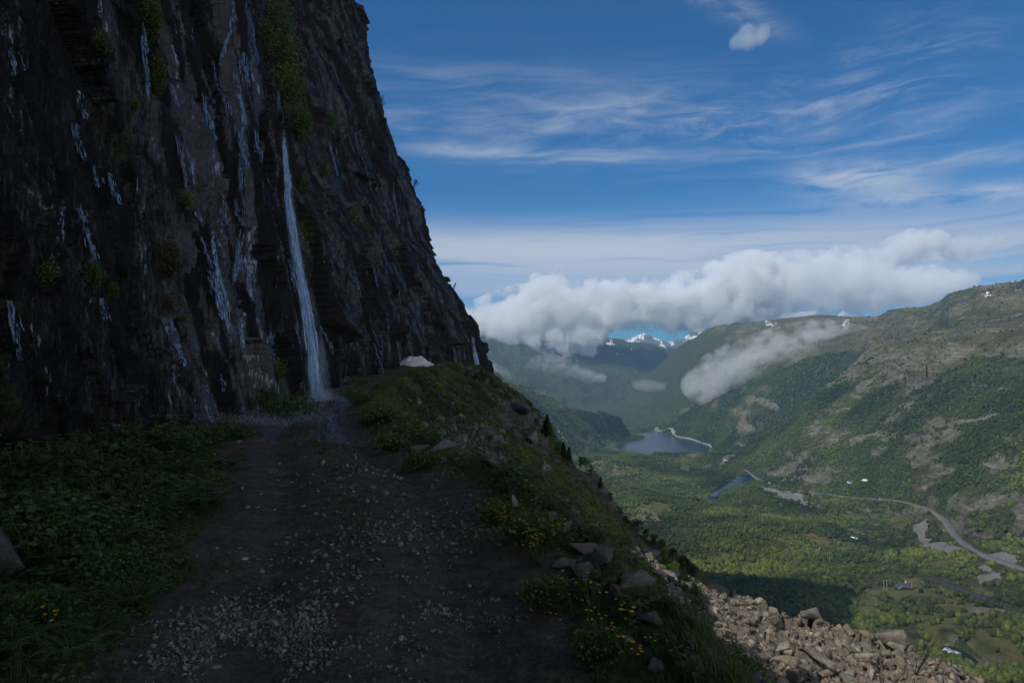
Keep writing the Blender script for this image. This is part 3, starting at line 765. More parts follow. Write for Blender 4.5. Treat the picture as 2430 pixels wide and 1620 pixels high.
# ------------------------------------------------------------------ near ground
def build_near():
    na, nr = 1000, 860
    th = np.concatenate([np.linspace(-105, -42, 60, endpoint=False), np.linspace(-42, 42, na - 110, endpoint=False), np.linspace(42, 100, 50)])
    th = np.radians(th)
    rr = np.exp(np.linspace(math.log(1.15), math.log(150), nr))
    T, Rr = np.meshgrid(th, rr)
    x, y = (Rr * np.sin(T)).ravel(), (Rr * np.cos(T)).ravel()
    a, mk = near_h(x, y)
    z = np.where(a > -160, a, -160)
    V = np.c_[x, y, z]; Fc = grid_faces(nr, len(th))[:, ::-1]
    dr, dl, q = mk['dr'], mk['dl'], mk['q']
    on = sstep(.25, -.2, dr) * sstep(.5, -.1, dl)
    nn = fbm(x * .8, y * .8, 4, seed=201); nm = fbm(x * 2.5, y * 2.5, 4, seed=202)
    far = sstep(20, 32, y)
    dirt = on * (1 - .55 * far) * (1 - .5 * sstep(.45, .65, nn) * sstep(4, 9, y) * np.exp(-(q / .35) ** 2))
    # gravel patches lying on the track near the camera
    gp = np.exp(-(((x + 1.4) / .5) ** 2 + ((y - 3.9) / .42) ** 2)) + .9 * np.exp(-(((x + .8) / .75) ** 2 + ((y - 4.5) / .2) ** 2)) + .5 * np.exp(-(((x + 1.0) / .9) ** 2 + ((y - 6.3) / .9) ** 2)) + .35 * np.exp(-(((x + 1.8) / .5) ** 2 + ((y - 9) / 1.5) ** 2))
    gravel = np.clip(gp * 1.0 * on * sstep(.40, .58, fbm(x * 2.2, y * 2.2, 4, .6, seed=61)) + on * .10, 0, .8)
    wet = on * (np.exp(-((y - 14.2) / 2.2) ** 2) * 1.15 + np.exp(-(((y - 20.3) / 1.6) ** 2 + ((x + 5.2) / 1.6) ** 2)) * 1.2 + np.exp(-(((y - 17.5) / 1.6) ** 2 + ((x + 5.4) / .5) ** 2)) * .8 + .25 * sstep(10, 13, y) * (1 - sstep(22, 25, y)))
    wet = np.maximum(wet, .44 * on * np.exp(-((np.abs(q) - .52) / .2) ** 2) * sstep(.38, .58, nn) * (1 - gravel))
    wet = np.maximum(wet, sstep(-.5, .6, dl) * np.exp(-((y - 13.6) / 1.2) ** 2))
    band = np.exp(-((mk['dr'] - 1.2 - .09 * y) / 1.1) ** 2)
    rocky = np.clip(sstep(.42, .60, fbm(x * .5, y * .28, 4, seed=205)) * .75 + band * .8 * sstep(.35, .5, nn), 0, 1) * sstep(.4, 1.2, dr) * (1 - mk['scree'])
    rocky = np.maximum(rocky, sstep(.3, 1.2, mk['over']) * .8)
    rocky = np.maximum(rocky, sstep(.6, 2, dl) * sstep(.5, .62, nm) * .5)
    A = dict(cover=np.c_[dirt, mk['scree'] * sstep(.3, 1., dr), np.clip(wet, 0, 1)], cover2=np.c_[gravel, rocky, nn])
    cls = np.where(on > .5, 0, np.where(dr > 0, np.where(mk['scree'] > .5, 2, 1), 3))
    fc = np.median(cls[Fc], axis=1).astype(int)
    keep = np.min(z[Fc], axis=1) > -120
    for k, nm_ in [(0, 'dirt_track'), (1, 'grassy_slope'), (2, 'scree_slope'), (3, 'cliff_foot_bank')]:
        o = submesh(V, Fc, (fc == k) & keep, A, nm_, M_NEAR); tag(o, kind='structure')
        o.data.polygons.foreach_set('use_smooth', np.ones(len(o.data.polygons), bool))
    # second spur below the slope
    na, nr = 420, 160
    us = np.linspace(-.12, .6, na); ys = np.exp(np.linspace(math.log(80), math.log(190), nr))
    U, Y = np.meshgrid(us, ys); x, y = (U * Y).ravel(), Y.ravel(); z = tier_h(x, y)
    rk = sstep(.38, .56, fbm(x * .09, y * .09 + z * .1, 4, seed=221))
    A = dict(cover=np.c_[x * 0, x * 0, x * 0 + .1], cover2=np.c_[x * 0, rk, x * 0])
    o = submesh(np.c_[x, y, z], grid_faces(nr, na), z[grid_faces(nr, na)].min(1) > -230, A, 'lower_crag_slope', M_NEAR); tag(o, kind='structure')
build_near()

# ------------------------------------------------------------------ cliff
OFF2 = [(-6, 0), (.5, .1), (5, 1.5), (10.3, 4.4), (16.2, 6.5), (21.9, 8.0), (28.7, 10.5), (35.4, 11.4), (60, 17), (90, 40)]
def build_cliff():
    cols = []     # (bx, by, wall, weight)
    for yv in np.linspace(-12, 6, 60, endpoint=False): cols.append((float(itab(yv, WALL_B)), yv, 0.0))
    for iv in np.linspace(1 / 6, 1 / 20.5, 520): cols.append((float(smooth_tab(np.array(1 / iv), WALL_B, 1)), 1 / iv, 0.0))
    for k in np.linspace(.1, 1, 10): cols.append((-6.15 - .85 * k, 20.5 + .5 * k, k))
    for iv in np.concatenate([np.linspace(1 / 21.05, 1 / 50, 300, endpoint=False), np.linspace(1 / 50, 1 / 70, 150)]): cols.append((float(smooth_tab(np.array(1 / iv), WALL_B2, .5)), 1 / iv, 1.0))
    for k in np.linspace(.02, 1, 70): cols.append((-4.1 - 1.2 * k - 42 * k ** 1.5, 70 + 22 * k, 1.0))
    C = np.array(cols); nc = len(C); nr = 640
    bx, by, wl = C.T
    zlo = -6.0
    zvis = np.maximum(.53 * by + 1.0, 5.0); zvis = np.minimum(zvis, 38)
    ztop = np.where(wl < .5, 26.0, 80.0)
    k = np.linspace(0, 1, nr)[:, None]
    z = np.where(k < .86, zlo + (zvis - zlo) * (k / .86) ** 1.0, zvis + (ztop - zvis) * ((k - .86) / .14) ** 1.5)
    Y = np.repeat(by[None], nr, 0); BX = np.repeat(bx[None], nr, 0); W = np.repeat(wl[None], nr, 0)
    zz = z
    topz = 11.4 + (fbm(Y * .3, Y * .0, 3, seed=301) - .5) * 2.4 + 7.6 * sstep(14, 4, Y)
    off1 = .12 * (zz + 1.65).clip(-1, 40) + np.clip(zz - topz, 0, None) * 1.5 + .25 * sstep(-1.5, 2.5, zz) * 0
    off2 = np.interp(zz, *zip(*OFF2))
    off = off1 * (1 - W) + off2 * W
    ap = Y + .17 * zz          # joints lean back as they rise
    x, y = ap.ravel(), zz.ravel(); wf = W.ravel()
    seed = 310
    wxx = (fbm(x * .9, y * .5, 4, seed=seed + 20) - .5) * 1.1
    b1, e1 = blocks((x + wxx) / 3.2, (y + wxx) / 9 + x * .03, seed); b2, e2 = blocks((x + wxx * .6) / 1.1 + .2 * b1, (y + wxx) / 4.6, seed + 1)
    b3, e3 = blocks((x + wxx * .5) / .42, (y + wxx * .8) / 1.9, seed + 2); b4, _ = blocks((x + wxx * .3) / .17, (y + wxx * .5) / .8, seed + 3)
    c1, ce = blocks(x / 5.5, y / 14, seed + 5); c2, _ = blocks(x / 2.2, y / 6, seed + 6); c3, _ = blocks(x / .9, y / 2.4, seed + 7)
    f1 = fbm(x * .35, y * .2, 5, seed=seed + 4) - .5
    f2 = fbm(x * 2.5, y * 1.2, 4, .6, seed=seed + 8) - .5
    f3 = ridged(x * 1.3, y * .35, 5, .6, seed=seed + 9) - .6
    d1 = .50 * b1 + .24 * b2 + .075 * b3 + .018 * b4 + f1 * 1.1 + f2 * .22 + f3 * .42 - .10 * np.exp(-(e2 / .05) ** 2)
    d2 = .38 * c1 + .34 * c2 + .15 * c3 + .05 * b3 + f1 * 1.3 + f2 * .3 + f3 * .4
    # the smoother water-worn rib before the fall, ragged overhangs nearer the camera
    rib = np.exp(-((Y.ravel() - 18.5) / 2.6) ** 2)
    d1 = d1 * (1 - .35 * rib)
    foot = sstep(-2.5, 1.0, zz.ravel())
    d = (d1 * (1 - wf) + d2 * wf) * (.45 + .55 * foot)
    # overhanging roofs on the near blocks
    roof = ((y / 2.3 + fbm(x * .4, y * .1, 3, seed=333) * 3) % 1.0)
    d = d + (1 - wf) * .22 * (roof ** 3 - .3) * sstep(.5, .62, fbm(x * .25, y * .2, 3, seed=334)) * (1 - rib)
    D = d.reshape(nr, nc) - .5 * np.exp(-((Y - 20.3) / 1.1) ** 2) * sstep(1.0, 4.5, zz) * (1 - W)
    # a notch where the fall comes down, a ledge edge above it
    yy = Y + (fbm(x * .8, y * .6, 4, seed=340) - .5).reshape(nr, nc) * .5 * (np.abs(Y - 20.8) > .8)
    X = BX - off + D
    V = np.c_[X.ravel(), yy.ravel(), zz.ravel()]
    Fc = grid_faces(nr, nc)
    xr, yr = ap.ravel(), zz.ravel(); Yr = Y.ravel()
    st = fbm(xr * 2.4, yr * .22, 4, .6, seed=350); st2 = fbm(xr * 7, yr * .5, 4, .6, seed=351)
    zone = np.exp(-((Yr - 16.0) / 3.6) ** 2) * 1.1 + .35 * sstep(22, 30, Yr) + .28
    wet = np.clip(zone * .75 * sstep(.38, .62, st) + .26, 0, 1)
    water = np.clip(np.exp(-((Yr - 15.8) / 3.0) ** 2) * .5 * sstep(.47, .62, st) * (.4 + 1.2 * sstep(.45, .65, st2)) + .42 * sstep(.56, .68, st) * sstep(.5, .65, st2), 0, 1)
    moss = sstep(.50, .66, fbm(xr * 1.1, yr * .35, 5, .62, seed=353)) * (.62 - .35 * zone.clip(0, 1)) + .28 * sstep(2.5, 7, yr) * (Yr < 14) * sstep(.4, .6, fbm(xr * 1.5, yr * .4, 4, seed=354))
    moss = np.maximum(moss, np.exp(-((Yr - 21.6) / .5) ** 2) * .5)
    A = dict(cover=np.c_[wet, water, moss])
    rk_mask = None
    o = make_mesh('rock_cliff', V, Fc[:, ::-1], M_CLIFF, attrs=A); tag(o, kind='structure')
    return V
CLIFF_V = build_cliff()

def px_of(V):
    return 512 + F * V[:, 0] / V[:, 1], HOR - F * V[:, 2] / V[:, 1]

_cm = CLIFF_V[:, 1] > 5
_cv = CLIFF_V[_cm]; _cpx, _cpy = px_of(_cv)
_cin = (_cpx > -20) & (_cpx < 1050) & (_cpy > -20) & (_cpy < 720)
_cv, _cpx, _cpy = _cv[_cin], _cpx[_cin], _cpy[_cin]
_cell = ((_cpx + 20) // 8).astype(int) * 1000 + ((_cpy + 20) // 8).astype(int)
_co = np.argsort(_cell, kind='stable'); _cs = _cell[_co]
def cliff_at(px, py):
    """point of the cliff seen at a pixel (nearest to the camera)"""
    cx, cyy = int((px + 20) // 8), int((py + 20) // 8)
    idx = np.concatenate([_co[np.searchsorted(_cs, (cx + a) * 1000 + cyy - 1):np.searchsorted(_cs, (cx + a) * 1000 + cyy + 2)] for a in (-1, 0, 1)])
    if not len(idx): return None
    for r_ in (2.2, 7):
        k = idx[(np.abs(_cpx[idx] - px) < r_) & (np.abs(_cpy[idx] - py) < r_)]
        if len(k): return _cv[k[np.argmin(_cv[k, 1])]]
    return None

def build_far_crag():
    # the thin crag that shows past the corner of the cliff, with a veil of water in front
    nc, nr = 90, 110
    a = np.linspace(0, 1, nc)[None]; k = np.linspace(0, 1, nr)[:, None]
    z = -14 + k * 18.5 + a * 0
    wx = np.interp(z, [-14, -3.5, -1, 1.0, 3.0, 4.5], [-1.6, -3.2, -3.9, -4.7, -5.3, -6.4])
    x = wx - 10 * (1 - np.sin(np.clip(a * 1.4, 0, 1) * math.pi / 2)) + a * 0
    y = 92 + a * 10 + 0 * z
    b, _ = blocks((y / 1.6 + x * .3).ravel(), (z / 3).ravel(), 401); b = b.reshape(z.shape)
    x = x + b * .35 + (fbm((y * .6).ravel(), (z * .6).ravel(), 4, seed=402).reshape(z.shape) - .5) * 1.2 * sstep(4, 1, z)
    V = np.c_[x.ravel(), y.ravel(), z.ravel()]
    A = dict(cover=np.c_[V[:, 0] * 0 + .3, V[:, 0] * 0, V[:, 0] * 0 + .35])
    o = make_mesh('rock_buttress', V, grid_faces(nr, nc)[:, ::-1], M_CLIFF, attrs=A)
    tag(o, 'thin dark rock buttress just past the far corner of the cliff', 'rock', None)
build_far_crag()
# ------------------------------------------------------------------ rock shapes
def hull_rock(n, rng, flat=1.0, sub=False):
    bm = bmesh.new()
    for i in range(n):
        v = rng.normal(size=3); v /= np.linalg.norm(v)
        v *= rng.uniform(.75, 1.1)
        bm.verts.new((v[0], v[1] * rng.uniform(.75, 1), v[2] * flat))
    r = bmesh.ops.convex_hull(bm, input=bm.verts[:])
    bmesh.ops.delete(bm, geom=[v for v in bm.verts if not v.link_faces], context='VERTS')
    if sub:
        bmesh.ops.bevel(bm, geom=bm.edges[:], offset=.025, segments=1, affect='EDGES', clamp_overlap=True)
        bmesh.ops.triangulate(bm, faces=bm.faces[:])
        bmesh.ops.subdivide_edges(bm, edges=[e for e in bm.edges if e.calc_length() > .35], cuts=2, use_grid_fill=True)
        for v in bm.verts:
            p = v.co
            k = float(fbm(np.array([p.x * 2.1 + p.z]), np.array([p.y * 2.1 - p.z * 1.3]), 4, .6, seed=n)[0]) - .5
            v.co += v.co.normalized() * k * .13
    bmesh.ops.triangulate(bm, faces=bm.faces[:])
    bm.verts.index_update()
    V = np.array([v.co[:] for v in bm.verts]); Fc = np.array([[v.index for v in f.verts] for f in bm.faces])
    bm.free()
    return V, Fc
_rr = np.random.default_rng(11)
ROCKS = [hull_rock(int(_rr.integers(9, 16)), _rr, _rr.uniform(.55, .9)) for _ in range(14)]
BIGROCKS = [hull_rock(int(_rr.integers(8, 12)), _rr, _rr.uniform(.6, .85), True) for _ in range(10)]

def rock_field(name, P, S, mat, label=None, sq=.75, tone=None):
    """many loose stones as one object"""
    rng = np.random.default_rng(len(P))
    Vs, Fs, Ts, off = [], [], [], 0
    idx = rng.integers(0, len(ROCKS), len(P))
    tn = rng.random(len(P)) if tone is None else tone
    for k, (pv, pf) in enumerate(ROCKS):
        m = idx == k
        if not m.any(): continue
        n = int(m.sum())
        sc = S[m][:, None] * rng.uniform([.7, .7, .5], [1.15, 1.15, .95], (n, 3))
        V, Fc = instances(pv, pf, P[m], randrot(n, rng), sc)
        Vs.append(V); Fs.append(Fc + off); off += len(V); Ts.append(np.repeat(tn[m], len(pv)))
    o = make_mesh(name, np.concatenate(Vs), np.concatenate(Fs), mat, attrs=dict(tone=np.concatenate(Ts)))
    return tag(o, label, kind='stuff')

_nrock = [0]; ROCKPOS = []
def clear_of_rocks(x, y):
    ok = np.ones(len(x), bool)
    for (rx, ry, rr) in ROCKPOS: ok &= (x - rx) ** 2 + (y - ry) ** 2 > rr * rr
    return ok
def boulder(name, P, size, mat, label, cat='boulder', group=None, rot=None, k=None, tone=None, dims=(1, .8, .75)):
    _nrock[0] += 1; rng = np.random.default_rng(1000 + _nrock[0])
    pv, pf = BIGROCKS[int(rng.integers(0, len(BIGROCKS))) if k is None else k]
    e = (rng.uniform(-.3, .3), rng.uniform(-.3, .3), rng.uniform(0, 6.28)) if rot is None else rot
    tn = rng.random() if tone is None else tone
    V = pv * np.array(dims) * size
    o = make_mesh(name, V, pf, mat, attrs=dict(tone=np.full(len(V), tn)))
    o.location = P; o.rotation_euler = e
    return tag(o, label, cat, group)

S_ = 2.373
def near_pt(sx, sy, lift=0.0):
    p = drop_near(sx / S_, sy / S_)
    return None if p is None else (p[0], p[1], p[2] + lift)

# ---- scree rubble, sunlit and shaded
def scatter_near(n, ylo, yhi, ulo, uhi, rng, pw=1.0):
    u = rng.uniform(ulo, uhi, n)
    k = rng.random(n); y = np.exp(math.log(ylo) + (math.log(yhi) - math.log(ylo)) * k ** pw)
    x = u * y
    z, mk = near_h(x, y)
    return x, y, z, mk

rng = np.random.default_rng(5)
x, y, z, mk = scatter_near(90000, 5, 37, .0, 1.1, rng, .6)
keep = (mk['scree'] > rng.uniform(.2, .8, len(x))) & (mk['over'] < 1.2)
x, y, z = x[keep][:26000], y[keep][:26000], z[keep][:26000]
S = .035 + .22 * rng.random(len(x)) ** 3.6
S *= np.clip(y / 22, .5, 1.15)
rock_field('rubble', np.c_[x, y, z + S * .15], S, M_SCREE, 'tan and grey broken rubble covering the scree slope')
n300 = 150
x, y, z, mk = scatter_near(9000, 9, 35, .1, .9, rng, .6)
keep = np.nonzero((mk['scree'] > .7) & (mk['over'] < .3) & (x / y * F + 512 < 1010) & (HOR - z / y * F < 690))[0][:n300]
for i in keep:
    s = .17 + .24 * rng.random() ** 2
    boulder('rock', (x[i], y[i], z[i] + s * .2), s, M_SCREE, 'angular tan rock lying loose among the rubble of the sunlit scree', 'rock', 'loose rocks on the scree')

SCREE_BLOCKS = [  # sx, sy (centre), width px of the photograph, dims, tone, label
 (1751, 1417, 17, (.8, .6, 1.5), .15, 'pointed pinkish rock standing upright on the crest of the scree'),
 (1803, 1503, 40, (1, .8, .8), .05, 'dark grey block sunk in the scree near the shadow edge'),
 (1849, 1533, 46, (1.1, .9, .45), .85, 'pale flat slab beside the dark grey block on the scree'),
 (1840, 1478, 28, (1, .8, .7), .0, 'brown rock with a dark shaded face in the middle of the scree'),
 (1867, 1560, 62, (1, .9, .85), .55, 'large wedge shaped lichen grey block with deep shadow at its right'),
 (1945, 1550, 104, (1.25, .6, .42), .5, 'longest grey block of the scree, lying flat below the crest'),
 (1829, 1431, 32, (1, .8, .6), .62, 'rounded lichen covered rock on the skyline of the scree'),
 (1925, 1464, 50, (1.1, .8, .65), .5, 'pale green lichened boulder on the falling crest of the scree'),
 (1934, 1515, 24, (1, .8, .7), .03, 'small dark square rock just above the longest block'),
 (2013, 1522, 44, (1, .8, .7), .58, 'tan block at the left end of the tumbled pile on the scree'),
 (2046, 1530, 46, (1, .8, .75), .35, 'tilted tan block in the middle of the tumbled pile'),
 (2012, 1498, 34, (1.3, .7, .5), .4, 'flat topped rock at the back of the tumbled pile'),
 (2113, 1510, 58, (1, .8, .95), .5, 'sharp grey pyramid of rock on the right end of the scree crest'),
 (2140, 1566, 62, (.9, .8, 1.25), .3, 'big moss topped boulder with a dark right face at the scree end'),
 (2066, 1597, 32, (.7, .5, 1.2), 1.0, 'pale green lichened slab standing on edge at the frame bottom'),
 (2100, 1545, 44, (1, .8, .8), .72, 'light grey block leaning between the pyramid and the mossy boulder'),
 (2216, 1618, 50, (1.2, .8, .7), .66, 'grey boulder at the very bottom right end of the scree'),
 (1896, 1601, 28, (1, .8, .8), .2, 'bluish grey rock at the frame bottom under the wedge block'),
 (1960, 1600, 40, (1, .8, .7), .45, 'reddish tan rock at the frame bottom left of the green slab'),
 (2010, 1605, 46, (1, .8, .7), .42, 'broad tan rock at the frame bottom beside the green slab'),
 (1700, 1425, 26, (1.2, .7, .6), .6, 'pale rock beside the bright green bush at the scree top'),
 (1780, 1425, 24, (1, .8, .6), .4, 'low rock right of the pointed pinkish rock'),
]
for (sx, sy, w, dims, tn, lab) in SCREE_BLOCKS:
    p = near_pt(sx, sy + w * .25)
    if p is None: p = near_pt(sx, sy + w * .6)
    if p is None: p = pxyz(sx / S_, sy / S_, 26.5)
    s = w / S_ / F * p[1] * .52
    boulder('boulder', (p[0], p[1], p[2] + s * .35), s * 1.25, M_SCREE, lab, 'boulder', None, dims=dims, tone=tn)

CRAG_BLOCKS = [
 (1508, 1366, 82, (1, .8, .9), .45, 'big dark slab with pale lichen spots jutting from the slope'),
 (1432, 1310, 72, (1.1, .8, .7), .3, 'dark square block above the lichen spotted slab'),
 (1386, 1290, 64, (1, .8, .8), .4, 'tilted grey block between the flowers and the shrub slope'),
 (1343, 1322, 56, (1.1, .8, .6), .5, 'light topped ledge rock beside the yellow flowers'),
 (1329, 1240, 46, (1.1, .8, .6), .6, 'cracked pale rock on the outer edge of the rubble band'),
 (1452, 1400, 56, (.8, .8, 1), .35, 'upright dark block under the lichen spotted slab'),
 (1545, 1455, 56, (1, .8, .9), .5, 'shaded grey crag in the green slope near the scree'),
 (1222, 1190, 30, (.6, .7, 2.0), .75, 'tall smooth bluish slab standing beside the verge'),
 (1163, 1098, 50, (1, .8, .85), .2, 'large brown boulder resting on the upper slope'),
 (1047, 1044, 58, (1.1, .8, .7), .5, 'purple grey rock at the head of the rubble band'),
 (1045, 1090, 34, (1, .8, .8), .5, 'grey rock just below the purple grey rock'),
 (998, 1056, 40, (1.2, .8, .6), .6, 'pale rock at the verge beside the yellow flowered grass'),
 (1262, 1040, 46, (.7, .6, 1.2), .8, 'smooth blue grey rock face breaking the grassy slope'),
 (1290, 1110, 40, (.8, .7, 1.3), .6, 'steep grey rock face below the smooth blue grey one'),
 (1232, 962, 52, (1.2, .8, .7), .2, 'brown rock crag on the skyline of the grassy slope'),
 (1208, 938, 22, (1, .8, .9), .15, 'small knob of rock on the slope skyline'),
 (1180, 922, 26, (1.2, .8, .7), .2, 'low brown outcrop near the top of the slope skyline'),
 (1285, 1215, 44, (1.2, .8, .6), .55, 'broken grey rock below the tall bluish slab'),
 (1390, 1345, 60, (1, .8, .9), .25, 'dark recessed block under the light topped ledge'),
 (1585, 1330, 40, (1.6, .6, .5), .7, 'long pale slab along the outer edge of the slope'),
 (1550, 1290, 34, (1.6, .6, .5), .6, 'thin pale slab above the long pale slab'),
 (1490, 1510, 46, (1.1, .8, .7), .4, 'dark rock low on the near slope'),
 (1420, 1530, 40, (1.1, .8, .7), .45, 'dark rock among flowers at the bottom of the verge'),
 (1560, 1570, 50, (1.1, .8, .7), .4, 'dark rock at the bottom edge of the green slope'),
]
for (sx, sy, w, dims, tn, lab) in CRAG_BLOCKS:
    p = near_pt(sx, sy + w * .3) or near_pt(sx, sy + w * .8)
    if p is None: continue
    s = w / S_ / F * p[1] * .74
    ROCKPOS.append((p[0] + s * .1, p[1] - s * .5, s * 1.25))
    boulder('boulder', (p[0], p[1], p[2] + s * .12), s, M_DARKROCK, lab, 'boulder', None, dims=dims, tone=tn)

# rubble band beside the verge and small rocks dotted on the slope
x, y, z, mk = scatter_near(60000, 3, 60, -.35, .45, rng, .9)
band = np.exp(-((x - smooth_tab(y, PATH_C) - smooth_tab(y, PATH_W) - 1.2 - .09 * y) / 1.0) ** 2)
keep = (rng.random(len(x)) < band * .95 + .04) & (mk['dr'] > .7) & (mk['over'] < .3) & (mk['scree'] < .3) & (fbm(x * .4, y * .25, 3, seed=206) > .36)
x, y, z = x[keep], y[keep], z[keep]
S = (.03 + .16 * rng.random(len(x)) ** 2.5) * np.clip(y / 12, .5, 1.5)
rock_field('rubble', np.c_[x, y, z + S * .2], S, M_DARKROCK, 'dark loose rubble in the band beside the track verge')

x, y, z, mk = scatter_near(5000, 4, 45, -.3, .4, rng, .9)
band = np.exp(-((x - smooth_tab(y, PATH_C) - smooth_tab(y, PATH_W) - 1.3 - .09 * y) / .8) ** 2)
keep = np.nonzero((rng.random(len(x)) < band * .8) & (mk['dr'] > .7) & (mk['over'] < .2) & (mk['scree'] < .3))[0][:110]
for i in keep:
    s = (.10 + .22 * rng.random() ** 1.8) * np.clip(y[i] / 11, .6, 2.0)
    ROCKPOS.append((x[i], y[i] - s * .3, s * .9))
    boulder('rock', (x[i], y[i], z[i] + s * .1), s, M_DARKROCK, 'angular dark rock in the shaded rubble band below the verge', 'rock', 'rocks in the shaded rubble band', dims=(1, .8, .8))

# ---- stones and gravel on the track
x, y, z, mk = scatter_near(330000, 2.0, 16, -.75, .3, rng, 1.0)
gp = 1.0 * np.exp(-(((x + 1.4) / .5) ** 2 + ((y - 3.9) / .42) ** 2)) + .9 * np.exp(-(((x + .8) / .75) ** 2 + ((y - 4.5) / .2) ** 2)) + .12 * np.exp(-(((x + 1.0) / .9) ** 2 + ((y - 6.3) / .9) ** 2)) + .06 * np.exp(-(((x + 1.8) / .6) ** 2 + ((y - 9) / 1.8) ** 2)) + .007
gp = gp * sstep(.38, .6, fbm(x * 2.2, y * 2.2, 4, .6, seed=61))
keep = (rng.random(len(x)) < gp) & (mk['dr'] < .1) & (mk['dl'] < .25)
x, y, z = x[keep], y[keep], z[keep]
S = .005 + .024 * rng.random(len(x)) ** 3.2
S = S * np.clip(y / 4.5, .8, 2)
rock_field('gravel', np.c_[x, y, z + S * .3], S, M_STONE, 'grey and white gravel spilled across the dirt track')

def z6(a, b): return (600 + a / 2.904, 1080 + b / 2.904)
def z5(a, b): return (a / 2.904, 1080 + b / 2.904)
TRACK_STONES = [(*z6(240, 565), 14), (*z6(345, 350), 17), (*z6(915, 252), 13), (*z6(1005, 450), 11), (*z6(830, 655), 14), (*z6(650, 690), 12), (*z6(520, 755), 20), (*z6(545, 620), 22), (*z6(440, 655), 15), (*z6(70, 802), 20), (*z6(125, 762), 22), (*z6(535, 865), 14), (*z6(690, 915), 16), (*z6(755, 890), 10), (*z6(650, 975), 13), (*z6(755, 980), 9), (*z6(680, 1015), 22), (*z6(945, 840), 11), (*z6(1040, 980), 10), (*z6(380, 725), 12), (*z6(1205, 662), 12), (*z6(1360, 760), 14), (*z6(1500, 905), 18), (*z6(595, 870), 12), (*z6(435, 870), 15), (*z6(480, 800), 14), (*z6(225, 668), 10),
  (*z5(1810, 800), 22), (*z5(1660, 640), 20), (*z5(1690, 718), 22), (*z5(1320, 1425), 12), (*z5(2000, 565), 14), (*z5(1600, 1010), 12), (*z5(1900, 380), 16), (*z5(1560, 800), 14), (*z5(1500, 640), 16), (*z6(850, 1186), 5), (*z6(1505, 1440), 8), (*z6(1100, 520), 14), (*z6(60, 270), 12), (*z6(130, 210), 14), (*z6(270, 190), 13)]
for (sx, sy, w) in TRACK_STONES:
    p = near_pt(sx, sy)
    if p is None: continue
    s = w / S_ / F * p[1] * .5
    boulder('stone', (p[0], p[1], p[2] + s * .15), s, M_STONE, 'small pale stone lying loose on the dirt track', 'stone', 'loose stones on the track', dims=(1, .8, .55), tone=.75)
for (sx, sy, w, lab) in [(*z5(975, 990), 46, 'grey wedge shaped stone at the left edge of the track by the leaves'), (*z5(1012, 1085), 22, 'rounded pinkish stone just below the grey wedge stone'),
        (*z5(1495, 1462), 26, 'brownish round stone at the bottom of the track'), (*z5(1285, 1475), 22, 'left one of the bluish stone pair at the bottom of the track'), (*z5(1215, 1490), 16, 'smallest stone left of the bluish stone at the track bottom'),
        (*z6(150, 1165), 52, 'flat greenish slab stone lying in the grey gravel'), (*z6(320, 1165), 36, 'blue grey flat stone right of the greenish slab in the gravel'), (*z6(380, 1150), 18, 'dark round stone at the right end of the flat gravel stones'),
        (*z5(870, 490), 26, 'dark stone half hidden in the bank plants'), (934, 953, 12, 'pale stone on the crest of the verge past the bend'), (1007, 980, 12, 'small white stone in the grass of the upper slope')]:
    p = near_pt(sx, sy)
    s = w / S_ / F * p[1] * .5
    boulder('stone', (p[0], p[1], p[2] + s * .15), s, M_STONE, lab, 'stone', None, dims=(1, .75, .55))

# dark rock at the left frame edge
p = near_pt(22, 1370)
boulder('boulder', (p[0] - .12, p[1] + .1, p[2] + .18), .42, M_DARKROCK, 'dark boulder at the left frame edge among the bank plants', 'boulder', None, dims=(.8, .8, 1.0), tone=.2)

# ---- old snow heap beside the track
def build_snow():
    m, t, b, out = mat_new('old_snow')
    g = t.new('ShaderNodeNewGeometry').outputs['Position']
    n = t.noise(g, 2.2, 6, .7); n2 = t.noise(g, 9, 5, .7)
    t.put(b.inputs['Base Color'], t.mix(t.smooth(t.math('ADD', t.math('MULTIPLY', n, .6), t.math('MULTIPLY', n2, .4)), .46, .6), (.66, .62, .64), (.36, .33, .33)))
    b.inputs['Roughness'].default_value = .6
    t.put(b.inputs['Normal'], t.bump(n2, .7, .12))
    nu, nv = 70, 24
    V = []
    for j in range(nv):
        k = j / (nv - 1)
        for i in range(nu):
            a = i / nu * 2 * math.pi
            r = 1 - k ** 2.4
            V.append((math.cos(a) * r, math.sin(a) * r, k))
    V = np.array(V)
    X = V[:, 0] * 1.85 + .15; Yv = V[:, 1] * .8
    prof = np.interp(X, [-1.9, -1.6, -.6, .3, 1.2, 2.0], [.45, .85, 1.25, 1.15, .8, .25])
    Zv = V[:, 2] ** .7 * prof + (fbm(X * 2.2, Yv * 3 + V[:, 2] * 2, 4, seed=71) - .5) * .32
    Zv[V[:, 2] < .02] = -.4
    P = np.c_[X, Yv, Zv]
    Fq = [[j * nu + i, j * nu + (i + 1) % nu, (j + 1) * nu + (i + 1) % nu, (j + 1) * nu + i] for j in range(nv - 1) for i in range(nu)]
    o = make_mesh('snow_heap', P, np.array(Fq), m, smooth=True)
    yv = 50.0; xv = (988 / S_ - 512) / F * yv
    o.location = (xv, yv, HOR * 0 + (HOR - 880 / S_) / F * yv - .05); o.rotation_euler = (0, 0, .1)
    tag(o, 'heap of dirty old snow lying beside the far end of the track', 'snow')
build_snow()

